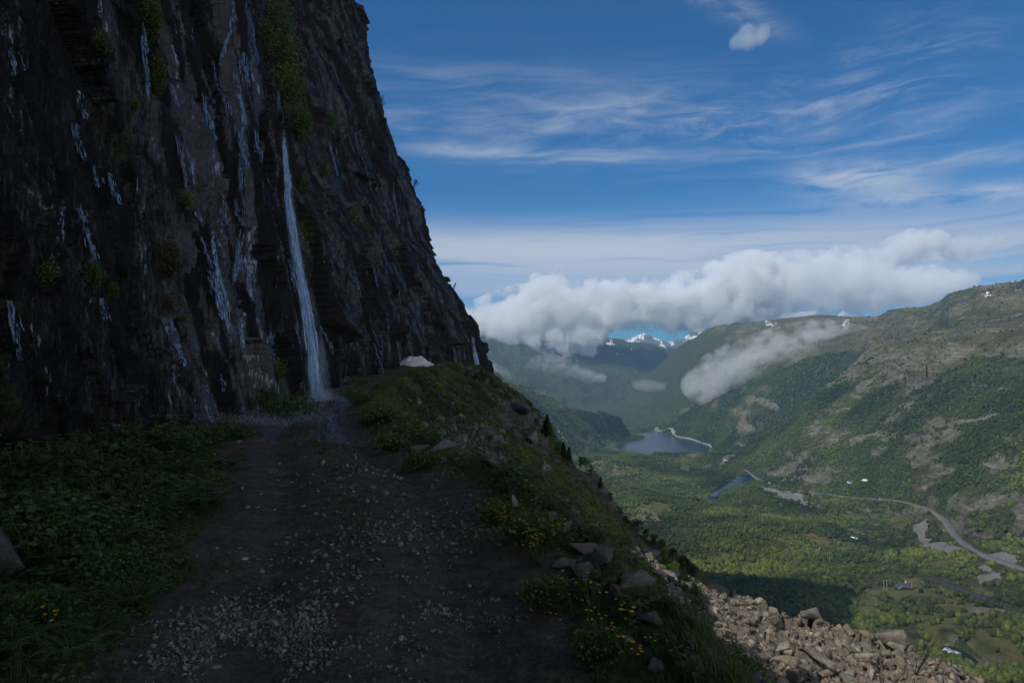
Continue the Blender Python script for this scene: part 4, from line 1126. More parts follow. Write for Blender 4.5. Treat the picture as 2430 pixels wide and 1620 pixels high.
# ------------------------------------------------------------------ falling water
M_FALL = mat_fall('falling_water', .36, (.34, .52, .84), (26, 26, 2.2))
M_DROP = mat_plain('water_drops', (.45, .56, .74), .25, .5)
M_FOAM = mat_fall('thin_foam', .42, (.55, .63, .74), (30, 30, 30))
def strands(n, path, width, rng, wid=(.008, .03), lng=(.3, 1.6), seg=7):
    """path(t)->(x,y,z) for arrays t in 0..1; ribbons that follow it with sideways jitter"""
    Vs, Fs = [], []
    for i in range(n):
        t0 = rng.random() ** .9; L = rng.uniform(*lng); t1 = min(1, t0 + L)
        t = np.linspace(t0, t1, seg)
        x, y, z, w = path(t)
        j = rng.normal() * .42; j2 = rng.normal() * .42
        x = x + j * w; y = y + j2 * w * .5
        hw = rng.uniform(*wid) * np.sin(np.linspace(.25, math.pi - .1, seg)) * .5 * (1 + t)
        a = rng.uniform(-.5, .5)
        A = np.c_[x - hw * math.cos(a), y - hw * math.sin(a), z]; B = np.c_[x + hw * math.cos(a), y + hw * math.sin(a), z]
        b0 = len(Vs) * 2 * seg
        Vs.append(np.r_[A, B])
        Fs += [[b0 + k, b0 + k + 1, b0 + seg + k + 1, b0 + seg + k] for k in range(seg - 1)]
    return np.concatenate(Vs), np.array(Fs)

def drops(P, S):
    pv = np.array([(1, 0, 0), (-.5, .87, 0), (-.5, -.87, 0), (0, 0, 1.6), (0, 0, -1.6)]); pf = np.array([(0, 1, 3), (1, 2, 3), (2, 0, 3), (1, 0, 4), (2, 1, 4), (0, 2, 4)])
    return instances(pv, pf, P, rotz(np.random.default_rng(3).uniform(0, 6, len(P))), S)

def build_fall():
    rng = np.random.default_rng(21)
    yb = 20.3
    pts = [(283, 132), (286, 165), (288, 200), (291, 225), (297, 262), (305, 300), (310, 335), (314, 370), (319, 401)]
    X = [(p[0] - 512) / F * yb for p in pts]; Z = [(HOR - p[1]) / F * yb for p in pts]
    W = [.05, .08, .13, .16, .17, .15, .16, .18, .20]
    Zp = np.linspace(0, 1, len(pts))
    def path(t): return np.interp(t, Zp, X), yb + 0 * t, np.interp(t, Zp, Z), np.interp(t, Zp, W)
    root = empty('waterfall', (X[-1], yb, Z[-1]), 0, 'tall thin waterfall dropping from the wet cliff onto the track', 'waterfall')
    V, Fq = strands(420, path, 1, rng, (.008, .035), (.04, .22))
    o = make_mesh('falling_water', V - np.array(root.location), Fq, M_FALL, root)
    # thrown drops, denser towards the bottom
    n = 5000
    t = rng.random(n) ** .75; x, y, z, w = path(t)
    P = np.c_[x + rng.normal(size=n) * (w * .6 + .02 * t) + .15 * w, y + rng.normal(size=n) * w * .6, z]
    V, Fq = drops(P, rng.uniform(.002, .006, n))
    o = make_mesh('spray_drops', V - np.array(root.location), Fq, M_DROP, root)
    # splash where it lands
    n = 3200
    a = rng.uniform(0, 6.28, n); r = np.abs(rng.normal(size=n)) * .42
    h = np.abs(rng.normal(size=n)) * .22 * np.exp(-r * 1.6)
    P = np.c_[X[-1] + .1 + np.cos(a) * r * 1.4, yb - .1 + np.sin(a) * r * .8, Z[-1] + h + .02]
    V, Fq = drops(P, rng.uniform(.002, .007, n))
    make_mesh('splash', V - np.array(root.location), Fq, M_DROP, root)
    # drifting mist round the fall
    m = bpy.data.materials.new('fall_mist'); m.use_nodes = True; t_ = NT(m.node_tree); t_.n.clear()
    out = t_.new('ShaderNodeOutputMaterial'); pv = t_.new('ShaderNodeVolumePrincipled'); t_.put(out.inputs['Volume'], pv.outputs[0])
    gp_ = t_.new('ShaderNodeNewGeometry').outputs['Position']
    pv.inputs['Color'].default_value = (.72, .85, 1, 1)
    t_.put(pv.inputs['Density'], t_.math('MULTIPLY', t_.smooth(t_.noise(t_.scalev(gp_, (1, 1, .4)), 2.2, 4, .65), .36, .7), .9))
    ts = np.linspace(0, 1, 16); x, y, z, w = path(ts); z = z.copy(); z[-1] = Z[-1] + .03
    Vm = []
    for i in range(16):
        rr = .10 + .30 * ts[i] ** 1.3
        for k in range(14):
            a = k / 14 * 6.2832; Vm.append((x[i] + .10 * ts[i] + math.cos(a) * rr, yb + math.sin(a) * rr * .8, z[i]))
    Fm = [[i * 14 + k, i * 14 + (k + 1) % 14, (i + 1) * 14 + (k + 1) % 14, (i + 1) * 14 + k] for i in range(15) for k in range(14)] + [list(range(14))[::-1], [15 * 14 + k for k in range(14)]]
    o = make_mesh('mist', np.array(Vm) - np.array(root.location), Fm, m, root)
    bm = bmesh.new(); bm.from_mesh(o.data); bmesh.ops.recalc_face_normals(bm, faces=bm.faces[:]); bm.to_mesh(o.data); bm.free()
    m.cycles.volume_step_rate = .5
    # spray over the wet track where the second sheet of water lands
    n = 3600
    cx, cyv = (655 / S_ - 512) / F * 14.6, 14.6
    P = np.c_[cx + rng.normal(size=n) * .62, cyv + rng.normal(size=n) * .45, -1.6 + np.abs(rng.normal(size=n)) * .10]
    zz = near_h(P[:, 0], P[:, 1])[0]; P[:, 2] = zz + .01 + np.abs(rng.normal(size=n)) * .12
    V, Fq = drops(P, rng.uniform(.002, .005, n))
    o = make_mesh('water_spray', V, Fq, M_DROP); tag(o, 'fine spray hitting the wet track left of the waterfall', kind='stuff')
    # water sheets running down the rock: ribbons laid on the wall
build_fall()

def rock_trickle(pts, w, n, label, name='rock_trickle', lift=.07, wid=(.010, .035), group=None, mat=None):
    """thin water threads that run down the cliff between the given pixels"""
    rng = np.random.default_rng(abs(hash(label)) % 9999 if False else int(pts[0][0] * 7 + pts[0][1]))
    C = []
    for (px, py) in pts:
        c = cliff_at(px, py)
        if c is not None: C.append(c)
    if len(C) < 2: return
    C = np.array(C); C[:, 1] -= .02
    C = C[np.argsort(-C[:, 2])]
    t0 = np.linspace(0, 1, len(C))
    def path(t):
        x = np.interp(t, t0, C[:, 0]) + lift; y = np.interp(t, t0, C[:, 1]); z = np.interp(t, t0, C[:, 2])
        return x, y + np.sin(t * 40) * .01, z, w + 0 * t
    V, Fq = strands(n, path, 1, rng, wid, (.08, .3))
    # snap each ribbon onto the rock in front of it
    k = 1
    Vpx, Vpy = px_of(V)
    o = make_mesh(name, V, Fq, mat or M_FALL)
    tag(o, label, 'waterfall', group)

def zf(ox, oy, pts, k=2.903): return [(ox + a / k, oy + b / k) for a, b in pts]
TRICKLES = [zf(0, 0, q) for q in [[(965, 170), (985, 400), (1010, 700)], [(500, 610), (570, 800)], [(470, 830), (520, 960), (560, 1110)], [(640, 1140), (665, 1300)], [(720, 1200), (810, 1420)], [(500, 1400), (590, 1560)], [(1205, 920), (1240, 1100), (1290, 1330)], [(1400, 340), (1510, 640), (1545, 800)], [(1600, 20), (1560, 280), (1480, 480)], [(1660, 360), (1680, 590)], [(1560, 680), (1640, 1000), (1700, 1160)], [(1630, 640), (1690, 870)], [(1640, 1060), (1650, 1320)], [(1500, 1320), (1560, 1560)], [(1600, 1380), (1650, 1540)], [(1340, 1450), (1400, 1560)], [(1230, 60), (1270, 250)], [(0, 260), (110, 520)], [(1160, 560), (1210, 720)], [(1380, 620), (1420, 820), (1500, 1000)], [(1300, 1060), (1330, 1300)]]]
TRICKLES += [zf(0, 540, q) for q in [[(570, 0), (650, 230)], [(690, 470), (720, 640)], [(1150, 570), (1200, 760), (1270, 960)], [(1360, 0), (1430, 240), (1530, 560), (1590, 780)], [(1640, 20), (1600, 380)], [(1420, 280), (1480, 480)], [(1650, 760), (1690, 860)], [(760, 1240), (890, 1400)], [(1480, 60), (1540, 200)], [(1700, 300), (1720, 520)], [(20, 500), (130, 900)], [(1490, 1000), (1540, 1110)]]]
TRICKLES += [zf(500, 0, q) for q in [[(430, 500), (500, 830)], [(210, 360), (230, 600)], [(820, 380), (900, 600), (980, 720)], [(980, 900), (1080, 1170)], [(810, 970), (880, 1200)], [(1080, 1180), (1110, 1300)], [(1200, 1370), (1230, 1500)], [(1260, 1250), (1300, 1530)], [(300, 900), (340, 1100)], [(380, 1200), (470, 1420)]]]
TRICKLES += [zf(500, 540, q) for q in [[(520, 180), (600, 420), (650, 560)], [(800, 210), (900, 260), (1010, 370)], [(1110, 250), (1160, 400)], [(1430, 240), (1470, 500)], [(1500, 220), (1540, 300)], [(1120, 800), (1150, 900), (1190, 1000)], [(1280, 760), (1310, 940)], [(1430, 860), (1440, 910)], [(380, 1040), (430, 1200)], [(200, 200), (150, 380)], [(100, 430), (110, 600)], [(170, 540), (230, 840)], [(400, 650), (420, 800)], [(520, 600), (590, 900)], [(0, 100), (60, 380), (130, 700)], [(0, 400), (80, 640)], [(560, 260), (620, 480)], [(1200, 620), (1230, 860)], [(750, 660), (840, 860)], [(460, 180), (440, 420)]]]
def build_trickles():
    rng = np.random.default_rng(61)
    for qi, q in enumerate(TRICKLES):
        for sub in range(6):
            P = []
            j0 = rng.normal() * 8 * (sub > 0)
            tt = np.linspace(0, 1, 26); ta = np.linspace(0, 1, len(q))
            lo, hi = (0, 1) if sub == 0 else sorted(rng.random(2))
            if hi - lo < .25: hi = min(1, lo + .3)
            for k in tt[(tt >= lo) & (tt <= hi)]:
                a = np.interp(k, ta, [p[0] for p in q]); b = np.interp(k, ta, [p[1] for p in q])
                c = cliff_at((a + j0 + math.sin(k * 5 + qi) * 1.2) / S_, b / S_)
                if c is not None: P.append(c)
            if len(P) < 4: continue
            P = np.array(P); dist = P[:, 1].mean()
            # keep the run on one rock surface
            ok = np.abs(P[:, 1] - np.median(P[:, 1])) < 1.2 + .1 * dist; P = P[ok]
            if len(P) < 4: continue
            P = P[np.argsort(-P[:, 2])]
            kk = np.array([1, 2, 3, 2, 1.]) / 9
            for c_ in (0, 1):
                for _ in range(3):
                    q5 = np.r_[2 * P[:1, c_] - P[2:0:-1, c_], P[:, c_], 2 * P[-1:, c_] - P[-2:-4:-1, c_]]; P[:, c_] = np.convolve(q5, kk, 'valid')
            n = len(P); Vv, Ff = [], []
            for st in range(4 if sub == 0 else 2):
                off = rng.normal() * .0022 * dist; w = rng.uniform(.0002, .0008) * dist * (.6 + .8 * np.abs(np.sin(np.linspace(0, 5, n) + rng.uniform(0, 6))))
                y_ = P[:, 1] + off + rng.normal(size=n) * .0002 * dist
                A = np.c_[P[:, 0] + .05 + .0016 * dist, y_ - w, P[:, 2]]; B = np.c_[P[:, 0] + .05 + .0016 * dist, y_ + w, P[:, 2]]
                b0 = sum(len(v) for v in Vv); Vv += [A, B]; Ff += [[b0 + k, b0 + k + 1, b0 + n + k + 1, b0 + n + k] for k in range(n - 1)]
            if sub == 0:
                w = rng.uniform(.0030, .0060) * dist * (.4 + .6 * np.abs(np.sin(np.linspace(0, 3.1, n))))
                A = np.c_[P[:, 0] + .02 + .0008 * dist, P[:, 1] - w, P[:, 2]]; B = np.c_[P[:, 0] + .02 + .0008 * dist, P[:, 1] + w, P[:, 2]]
                o = make_mesh('seep_sheet', np.r_[A, B], np.array([[k, k + 1, n + k + 1, n + k] for k in range(n - 1)]), M_SHEET)
                tag(o, 'faint blue film of seeping water on the dark wet cliff', 'water film', 'water films on the cliff')
            o = make_mesh('water_trickle', np.concatenate(Vv), np.array(Ff), M_TRICK)
            tag(o, 'thin bluish thread of water running down the dark wet cliff', 'water trickle', 'water threads on the cliff')
M_TRICK = mat_fall('trickle_water', .22, (.26, .40, .64), (26, 26, 9))
M_SHEET = mat_fall('film_water', .16, (.16, .26, .42), (14, 14, 2.5))
build_trickles()

def build_veil():
    rng = np.random.default_rng(5)
    yb = 90
    pts = [(472.5, 336), (474, 348), (476, 360), (480, 372)]
    X = [(p[0] - 512) / F * yb for p in pts]; Z = [(HOR - p[1]) / F * yb for p in pts]; T = np.linspace(0, 1, 4)
    def path(t): return np.interp(t, T, X), yb + 0 * t, np.interp(t, T, Z), .2 + .3 * t
    V, Fq = strands(60, path, 1, rng, (.03, .10), (.1, .4))
    o = make_mesh('waterfall', V, Fq, M_FALL); tag(o, 'thin veil of falling water at the far corner of the cliff', 'waterfall')
build_veil()

def land_stream(pts_src, width, label, name='stream', near=False, lift=.15, n=90, y=None):
    P = []
    for (sx, sy) in pts_src:
        if y is not None: P.append(pxyz(sx / S_, sy / S_, y))
        else:
            q = near_pt(sx, sy) if near else drop_on(sx / S_, sy / S_)
            if q: P.append(q)
    P = np.array(P); T = np.linspace(0, 1, len(P)); rng = np.random.default_rng(int(pts_src[0][0]))
    def path(t):
        return np.interp(t, T, P[:, 0]), np.interp(t, T, P[:, 1]) - lift, np.interp(t, T, P[:, 2]) + lift, width * (.5 + .7 * t)
    V, Fq = strands(n, path, 1, rng, (width * .1, width * .35), (.1, .3))
    o = make_mesh(name, V, Fq, M_FALL); tag(o, label, 'waterfall')
0 and land_stream([(1398, 1168), (1405, 1180), (1416, 1195), (1424, 1205), (1434, 1218)], .75, 'white cascade in the dark gully below the grassy slope', 'cascade', y=88, lift=.6)
land_stream([(1321, 1010), (1326, 1026), (1334, 1040), (1345, 1048)], 5, 'white cascade running down the bare rock of the left ridge foot', 'cascade', lift=1.0, n=40)

# ------------------------------------------------------------------ lake, river, road
M_WATER = mat_water_far()
M_ROAD = mat_plain('road_asphalt', (.11, .11, .115), .9, .2, .5, .12)
M_SHORE = mat_plain('shore_gravel', (.24, .235, .22), .95, .1, .6, .35)
make_mesh('lake_water', np.c_[LAKE, np.full(len(LAKE), LAKE_Z)], [list(range(len(LAKE)))[::-1]], M_WATER)
tag(bpy.data.objects['lake_water'], kind='structure')

def ribbon(name, pts_src, width, mat, lift=.4, skirt=4.0, kind='structure', step=8.0, P=None):
    if P is None: P = drop_many(pts_src)
    P = np.array(P)[:, :2]
    d = np.r_[0, np.cumsum(np.hypot(*np.diff(P, axis=0).T))]
    n = max(int(d[-1] / step), 8); s = np.linspace(0, d[-1], n)
    X, Yv = np.interp(s, d, P[:, 0]), np.interp(s, d, P[:, 1])
    k = np.array([1, 2, 3, 2, 1.]) / 9
    for _ in range(3):
        X[2:-2] = np.convolve(X, k, 'valid'); Yv[2:-2] = np.convolve(Yv, k, 'valid')
    tx, ty = np.gradient(X), np.gradient(Yv); L = np.hypot(tx, ty); nx, ny_ = -ty / L, tx / L
    zc = [far_h(X + nx * o * width / 2, Yv + ny_ * o * width / 2)[0] for o in (-1, 0, 1)]
    Z = np.max(zc, axis=0)
    Zs = Z.copy(); Zs[2:-2] = np.convolve(Z, k, 'valid'); Z = np.maximum(Z, Zs) + lift
    rows = [np.c_[X + nx * o * width / 2 * f, Yv + ny_ * o * width / 2 * f, Z - dz] for o, f, dz in ((-1, 1.5, skirt), (-1, 1, 0), (1, 1, 0), (1, 1.5, skirt))]
    V = np.concatenate(rows)
    Fq = np.concatenate([np.c_[np.arange(n - 1) + r * n, np.arange(1, n) + r * n, np.arange(1, n) + (r + 1) * n, np.arange(n - 1) + (r + 1) * n] for r in range(3)])
    o = make_mesh(name, V, Fq[:, ::-1], mat); tag(o, kind=kind)
    return np.c_[X, Yv, Z]
SHORE = [on_plane(a, b, LAKE_Z + 2) for a, b in [(1552, 1019), (1570, 1020), (1590, 1024), (1597, 1030), (1608, 1034), (1640, 1038.5), (1666, 1048), (1690, 1055), (1692, 1062), (1688, 1075), (1685, 1090)]]
ribbon('lakeside_road', None, 11, M_SHORE, .8, 3, P=SHORE)
def strip(name, Q, width, mat, dz=0.0, wob=0.0, skirt=.6):
    tx, ty = np.gradient(Q[:, 0]), np.gradient(Q[:, 1]); L = np.hypot(tx, ty); nx, ny_ = -ty / L, tx / L
    n = len(Q); w = width / 2 * (1 + wob * (fbm(np.arange(n) * .35, np.zeros(n), 3, seed=n) - .5) * 2)
    rows = [np.c_[Q[:, 0] + nx * o * w * f, Q[:, 1] + ny_ * o * w * f, Q[:, 2] + dz - k] for o, f, k in ((-1, 1.15, skirt), (-1, 1, 0), (1, 1, 0), (1, 1.15, skirt))]
    V = np.concatenate(rows)
    Fq = np.concatenate([np.c_[np.arange(n - 1) + r * n, np.arange(1, n) + r * n, np.arange(1, n) + (r + 1) * n, np.arange(n - 1) + (r + 1) * n] for r in range(3)])
    return tag(make_mesh(name, V, Fq[:, ::-1], mat), kind='structure')
ROADP = ROADL
strip('road_shoulder', ROADL, 8, mat_plain('road_verge_gravel', (.13, .128, .11), .95, .1, .6, .4), .15, .35)
strip('valley_road', ROADL, 5.6, M_ROAD, .4, 0)
strip('river', RIVER1, 30, M_WATER, 0, .3, 2); strip('river', RIVER2, 16, M_WATER, 0, .3, 2); strip('river', RIVER3, 26, M_WATER, 0, .3, 2)
strip('river', RIVER4, 15, M_WATER, 0, .4, 2); strip('pond', POND, 24, M_WATER, 0, .3, 2)
strip('stream', STREAM, 5, mat_plain('dark_stream_bed', (.03, .03, .035), .4, .5, .3), 0, .5, 1)
M_RAPID = mat_fall('white_rapids', .35, (.6, .63, .66), (.35, .35, .35))
strip('rapids', plane_line([(2236, 1535), (2250, 1541), (2262, 1546), (2268, 1549)], -202.6, 3), 7, M_RAPID, .3, .5)
ribbon('stream', [(1990, 1269), (2005, 1271), (2020, 1274), (2035, 1277)], 2.5, mat_plain('white_water', (.6, .63, .66), .4, .5, .3), .6, 2)

# ------------------------------------------------------------------ cabins, cars, poles
M_DWOOD = mat_plain('dark_tarred_wood', (.045, .038, .034), .8, .2, 2)
M_LWOOD = mat_plain('pale_wood', (.38, .36, .33), .8, .2, 2)
M_WHITE = mat_plain('white_paint', (.72, .72, .70), .6, .3, 2, .08)
M_TURF = mat_plain('dark_roofing', (.05, .052, .058), .85, .2, 2)
M_REDW = mat_plain('red_paint', (.26, .06, .04), .7, .2, 2)
M_GLASS = mat_plain('window_glass', (.03, .035, .045), .15, .5, 2)
def box(bm, c, s, rz=0):
    r = bmesh.ops.create_cube(bm, size=1)
    from mathutils import Matrix
    M = Matrix.Translation(c) @ Matrix.Rotation(rz, 4, 'Z') @ Matrix.Diagonal((*s, 1))
    bmesh.ops.transform(bm, matrix=M, verts=r['verts'])
def bm_obj(name, bm, mat, parent):
    me = bpy.data.meshes.new(name); bm.to_mesh(me); bm.free(); me.materials.append(mat)
    o = bpy.data.objects.new(name, me); COL.objects.link(o); o.parent = parent
    return o
def cabin(sx, sy, w, l, h, rz, wall, roof, label, chimney=True, trim=M_WHITE, cat='cabin'):
    x, y, z = drop_on(sx / S_, sy / S_)
    root = empty('cabin', (x, y, z - .2), rz, label, cat)
    bm = bmesh.new(); box(bm, (0, 0, h / 2), (w, l, h))
    g = h * .62
    a = [bm.verts.new(p) for p in [(-w / 2, -l / 2, h), (w / 2, -l / 2, h), (0, -l / 2, h + g)]]; bm.faces.new(a)
    a = [bm.verts.new(p) for p in [(-w / 2, l / 2, h), (w / 2, l / 2, h), (0, l / 2, h + g)]]; bm.faces.new(a[::-1])
    bm_obj('wall', bm, wall, root)
    for s in (-1, 1):
        bm = bmesh.new(); ov = .6; th = .25
        p = [(s * (w / 2 + ov), -l / 2 - ov, h - ov * g / (w / 2)), (0, -l / 2 - ov, h + g), (0, l / 2 + ov, h + g), (s * (w / 2 + ov), l / 2 + ov, h - ov * g / (w / 2))]
        lo = [bm.verts.new((q[0], q[1], q[2] + .02)) for q in p]; up = [bm.verts.new((q[0], q[1], q[2] + th + .02)) for q in p]
        for i in range(4): bm.faces.new((lo[i], lo[(i + 1) % 4], up[(i + 1) % 4], up[i]))
        bm.faces.new(up); bm.faces.new(lo[::-1]); bmesh.ops.recalc_face_normals(bm, faces=bm.faces[:])
        bm_obj('roof', bm, roof, root)
        bm = bmesh.new()
        sl = math.atan2(g, w / 2); L = math.hypot(w / 2 + ov, g * (1 + 2 * ov / w))
        for s2 in (-1,):
            q = [(s * (w / 2 + ov), h - ov * g / (w / 2)), (0, h + g)]
            v = [bm.verts.new((q[0][0], -l / 2 - ov - .06, q[0][1])), bm.verts.new((q[1][0], -l / 2 - ov - .06, q[1][1])), bm.verts.new((q[1][0], -l / 2 - ov - .06, q[1][1] + .5)), bm.verts.new((q[0][0], -l / 2 - ov - .06, q[0][1] + .5))]
            w2 = [bm.verts.new((q_.co.x, q_.co.y - .08, q_.co.z)) for q_ in v]
            bm.faces.new(v); bm.faces.new(w2[::-1])
            for i in range(4): bm.faces.new((v[i], w2[i], w2[(i + 1) % 4], v[(i + 1) % 4]))
        bm_obj('barge_board', bm, trim, root)
    if chimney:
        bm = bmesh.new(); box(bm, (w * .12, 0, h + g + .3), (.9, .9, 2.0)); box(bm, (w * .12, 0, h + g + 1.37), (1.15, 1.15, .14)); bm_obj('chimney', bm, M_WHITE, root)
    for xx in (-w * .25, w * .25):
        wn = bmesh.new(); box(wn, (xx, -l / 2 - .05, h * .55), (1.1, .1, 1.1)); o = bm_obj('window', wn, trim, root)
        gl = bmesh.new(); box(gl, (xx, -l / 2 - .12, h * .55), (.9, .05, .9)); bm_obj('pane', gl, M_GLASS, o)
    dn = bmesh.new(); box(dn, (0, -l / 2 - .04, h * .4), (.95, .08, h * .8)); bm_obj('door', dn, M_DWOOD if wall is not M_DWOOD else M_LWOOD, root)
    return root
cabin(2147, 1396, 10, 8, 3.4, 1.1, M_DWOOD, M_TURF, 'dark cabin with a white chimney in the birches above the meadow')
cabin(2131, 1397, 5, 5, 2.6, .2, M_DWOOD, M_TURF, 'small hut with white gable trim left of the dark cabin', False)
cabin(2085, 1196, 12, 8, 3.2, .3, M_DWOOD, M_TURF, 'dark cabin below the road among low shrubs', True)
cabin(2077, 1248, 8, 6, 2.8, .3, M_LWOOD, M_TURF, 'small grey cabin on the rocky meadow', False)
cabin(1951, 1208, 7, 6, 2.8, .5, M_DWOOD, M_TURF, 'tiny dark cabin hidden in the birch wood', False)
cabin(2020, 1149, 12, 8, 3.2, .2, M_WHITE, M_TURF, 'white walled cabin left of the pale roofed cabin on the hillside', False)
cabin(2054, 1143, 10, 8, 3.2, .3, M_DWOOD, mat_plain('bright_roofing', (.62, .62, .6), .5, .4, 2), 'cabin with a bright pale roof on the hillside above the road', False)
cabin(1726, 1094, 14, 10, 4, .2, M_WHITE, M_TURF, 'white house with a dark roof near the lake outlet', False, cat='house')
cabin(1558, 1017, 14, 10, 4, .0, M_WHITE, M_TURF, 'white house at the far end of the lake', False, cat='house')
cabin(1755, 1193, 5, 4, 2.4, .4, M_REDW, M_TURF, 'tiny red hut in the wood beside the river', False, cat='hut')

def car(sx, sy, col, label, L=4.6, H=1.5, van=False):
    x, y, z = drop_on(sx / S_, sy / S_)
    i = int(np.argmin(np.hypot(ROADP[:, 0] - x, ROADP[:, 1] - y))); P = ROADP[i]; Q = ROADP[min(i + 1, len(ROADP) - 1)]
    a = math.atan2(Q[1] - P[1], Q[0] - P[0])
    root = empty('parked_car' if False else 'car', (P[0], P[1], P[2]), a, label, 'van' if van else 'car')
    prof = [(-L / 2, .35), (-L / 2, .95), (-L * .42, 1.0), (-L * .34, H), (L * .12, H), (L * .26, 1.0), (L * .46, .85), (L / 2, .6), (L / 2, .35)] if not van else [(-L / 2, .35), (-L / 2, H), (L * .3, H), (L * .42, 1.2), (L / 2, 1.0), (L / 2, .35)]
    bm = bmesh.new()
    a_ = [bm.verts.new((p[0], -.9, p[1])) for p in prof]; b_ = [bm.verts.new((p[0], .9, p[1])) for p in prof]
    bm.faces.new(a_); bm.faces.new(b_[::-1])
    for k in range(len(prof)): bm.faces.new((a_[k], b_[k], b_[(k + 1) % len(prof)], a_[(k + 1) % len(prof)]))
    bmesh.ops.recalc_face_normals(bm, faces=bm.faces[:]); bm_obj('body', bm, col, root)
    for s in (-1, 1):
        bm = bmesh.new(); box(bm, (-L * .08, s * .91, H - .32), (L * .4, .04, .34)); bm_obj('side_window', bm, M_GLASS, root)
        for xx in (-L * .31, L * .31):
            bm = bmesh.new(); r = bmesh.ops.create_cone(bm, cap_ends=True, segments=14, radius1=.34, radius2=.34, depth=.24)
            from mathutils import Matrix
            bmesh.ops.transform(bm, matrix=Matrix.Translation((xx, s * .84, .34)) @ Matrix.Rotation(math.pi / 2, 4, 'X'), verts=r['verts']); bm_obj('wheel', bm, M_GLASS, root)
car(1826, 1147, M_WHITE, 'white van on the valley road by the gravel fan', 5.6, 2.3, True)
car(1900, 1163, M_GLASS, 'dark car on the valley road right of the white van')

def power_pole(sx, sy, h, label):
    x, y, z = drop_on(sx / S_, sy / S_)
    root = empty('power_pole', (x, y, z), .2, label, 'power pole')
    for s in (-1, 1):
        bm = bmesh.new(); r = bmesh.ops.create_cone(bm, cap_ends=True, segments=8, radius1=.22, radius2=.15, depth=h)
        from mathutils import Matrix
        bmesh.ops.transform(bm, matrix=Matrix.Translation((s * 1.4, 0, h / 2)), verts=r['verts']); bm_obj('post', bm, M_LWOOD, root)
    bm = bmesh.new(); box(bm, (0, 0, h - .5), (6.4, .25, .28)); bm_obj('crossbar', bm, M_LWOOD, root)
    for xx in (-2.8, 0, 2.8):
        bm = bmesh.new(); box(bm, (xx, 0, h - .12), (.16, .16, .45)); bm_obj('insulator', bm, M_GLASS, root)
power_pole(1938, 1322, 9, 'twin legged wooden power pole, left one in the open birch wood')
power_pole(1965, 1328, 9, 'twin legged wooden power pole just right of the first one')
power_pole(2099, 1398, 9, 'twin legged wooden power pole beside the cabin')
# ------------------------------------------------------------------ plants
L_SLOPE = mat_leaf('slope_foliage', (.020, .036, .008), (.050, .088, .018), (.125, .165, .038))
L_BANK = mat_leaf('bank_foliage', (.014, .034, .008), (.034, .080, .018), (.085, .150, .038))
L_GRASS = mat_leaf('grass_blades', (.028, .040, .010), (.065, .092, .022), (.140, .160, .05))
L_BLUE = mat_leaf('willow_foliage', (.022, .038, .024), (.045, .070, .045), (.085, .115, .08))
L_TREE = mat_leaf('tree_foliage', (.012, .022, .007), (.030, .050, .013), (.062, .092, .022))
L_LIT = mat_leaf('sunlit_foliage', (.040, .070, .012), (.075, .125, .02), (.13, .19, .04))  # brighter copy of the shrub leaves, with the sunlight put into the colour
L_CON = mat_leaf('conifer_needles', (.006, .011, .006), (.012, .020, .010), (.024, .036, .015))
L_DRY = mat_leaf('dry_grass', (.035, .028, .012), (.075, .062, .028), (.14, .12, .06))
M_BARK = mat_plain('bark', (.06, .05, .042), .9, .2, 8)
M_TWIG = mat_plain('dead_twigs', (.03, .026, .022), .9, .2, 8)
M_YEL = mat_plain('yellow_petals', (.36, .22, .010), .6, .3, 20)
M_PURP = mat_plain('purple_petals', (.10, .035, .28), .6, .3, 20)

def leaf_cloud(n, rng, rx=1, ry=1, rz=1, size=.12, shell=.5, lo=-.3):
    """n bent quads inside an ellipsoid, denser near its skin; returns V, F (4 per leaf)"""
    d = rng.normal(size=(n, 3)); d /= np.linalg.norm(d, axis=1)[:, None]; d[:, 2] = np.where(d[:, 2] < lo, -d[:, 2], d[:, 2])
    r = shell + (1 - shell) * rng.random(n) ** .6
    lump = .72 + .42 * fbm(d[:, 0] * 2.2 + 5, d[:, 1] * 2.2 + d[:, 2] * 2.7, 3, seed=int(rng.integers(999)))
    P = d * (r * lump)[:, None] * np.array([rx, ry, rz])
    q = np.array([(-.5, 0, 0), (0, -.36, .10), (.55, 0, 0), (0, .36, .10)])
    s = size * rng.uniform(.6, 1.35, n)
    V, Fq = instances(q, np.array([[0, 1, 2, 3]]), P, randrot(n, rng), s)
    return V, Fq

def tuft(n, rng, h=.25, spread=.08, w=.006):
    Vs = []; Fs = []
    for i in range(n):
        a = rng.uniform(0, 6.28); b = rng.uniform(0, 6.28); hh = h * rng.uniform(.5, 1.1); ln = rng.uniform(.15, .8) * hh
        bx, by = math.cos(a) * spread * rng.random(), math.sin(a) * spread * rng.random()
        dx, dy = math.cos(b), math.sin(b); px_, py_ = -dy * w, dx * w
        p = [(bx + px_, by + py_, 0), (bx - px_, by - py_, 0), (bx + dx * ln * .35 - px_ * .8, by + dy * ln * .35 - py_ * .8, hh * .6), (bx + dx * ln * .35 + px_ * .8, by + dy * ln * .35 + py_ * .8, hh * .6),
             (bx + dx * ln, by + dy * ln, hh * .95), (bx + dx * ln + px_ * .2, by + dy * ln + py_ * .2, hh * .95)]
        o = i * 6; Vs += p; Fs += [[o, o + 1, o + 2, o + 3], [o + 3, o + 2, o + 4, o + 5]]
    return np.array(Vs), np.array(Fs)

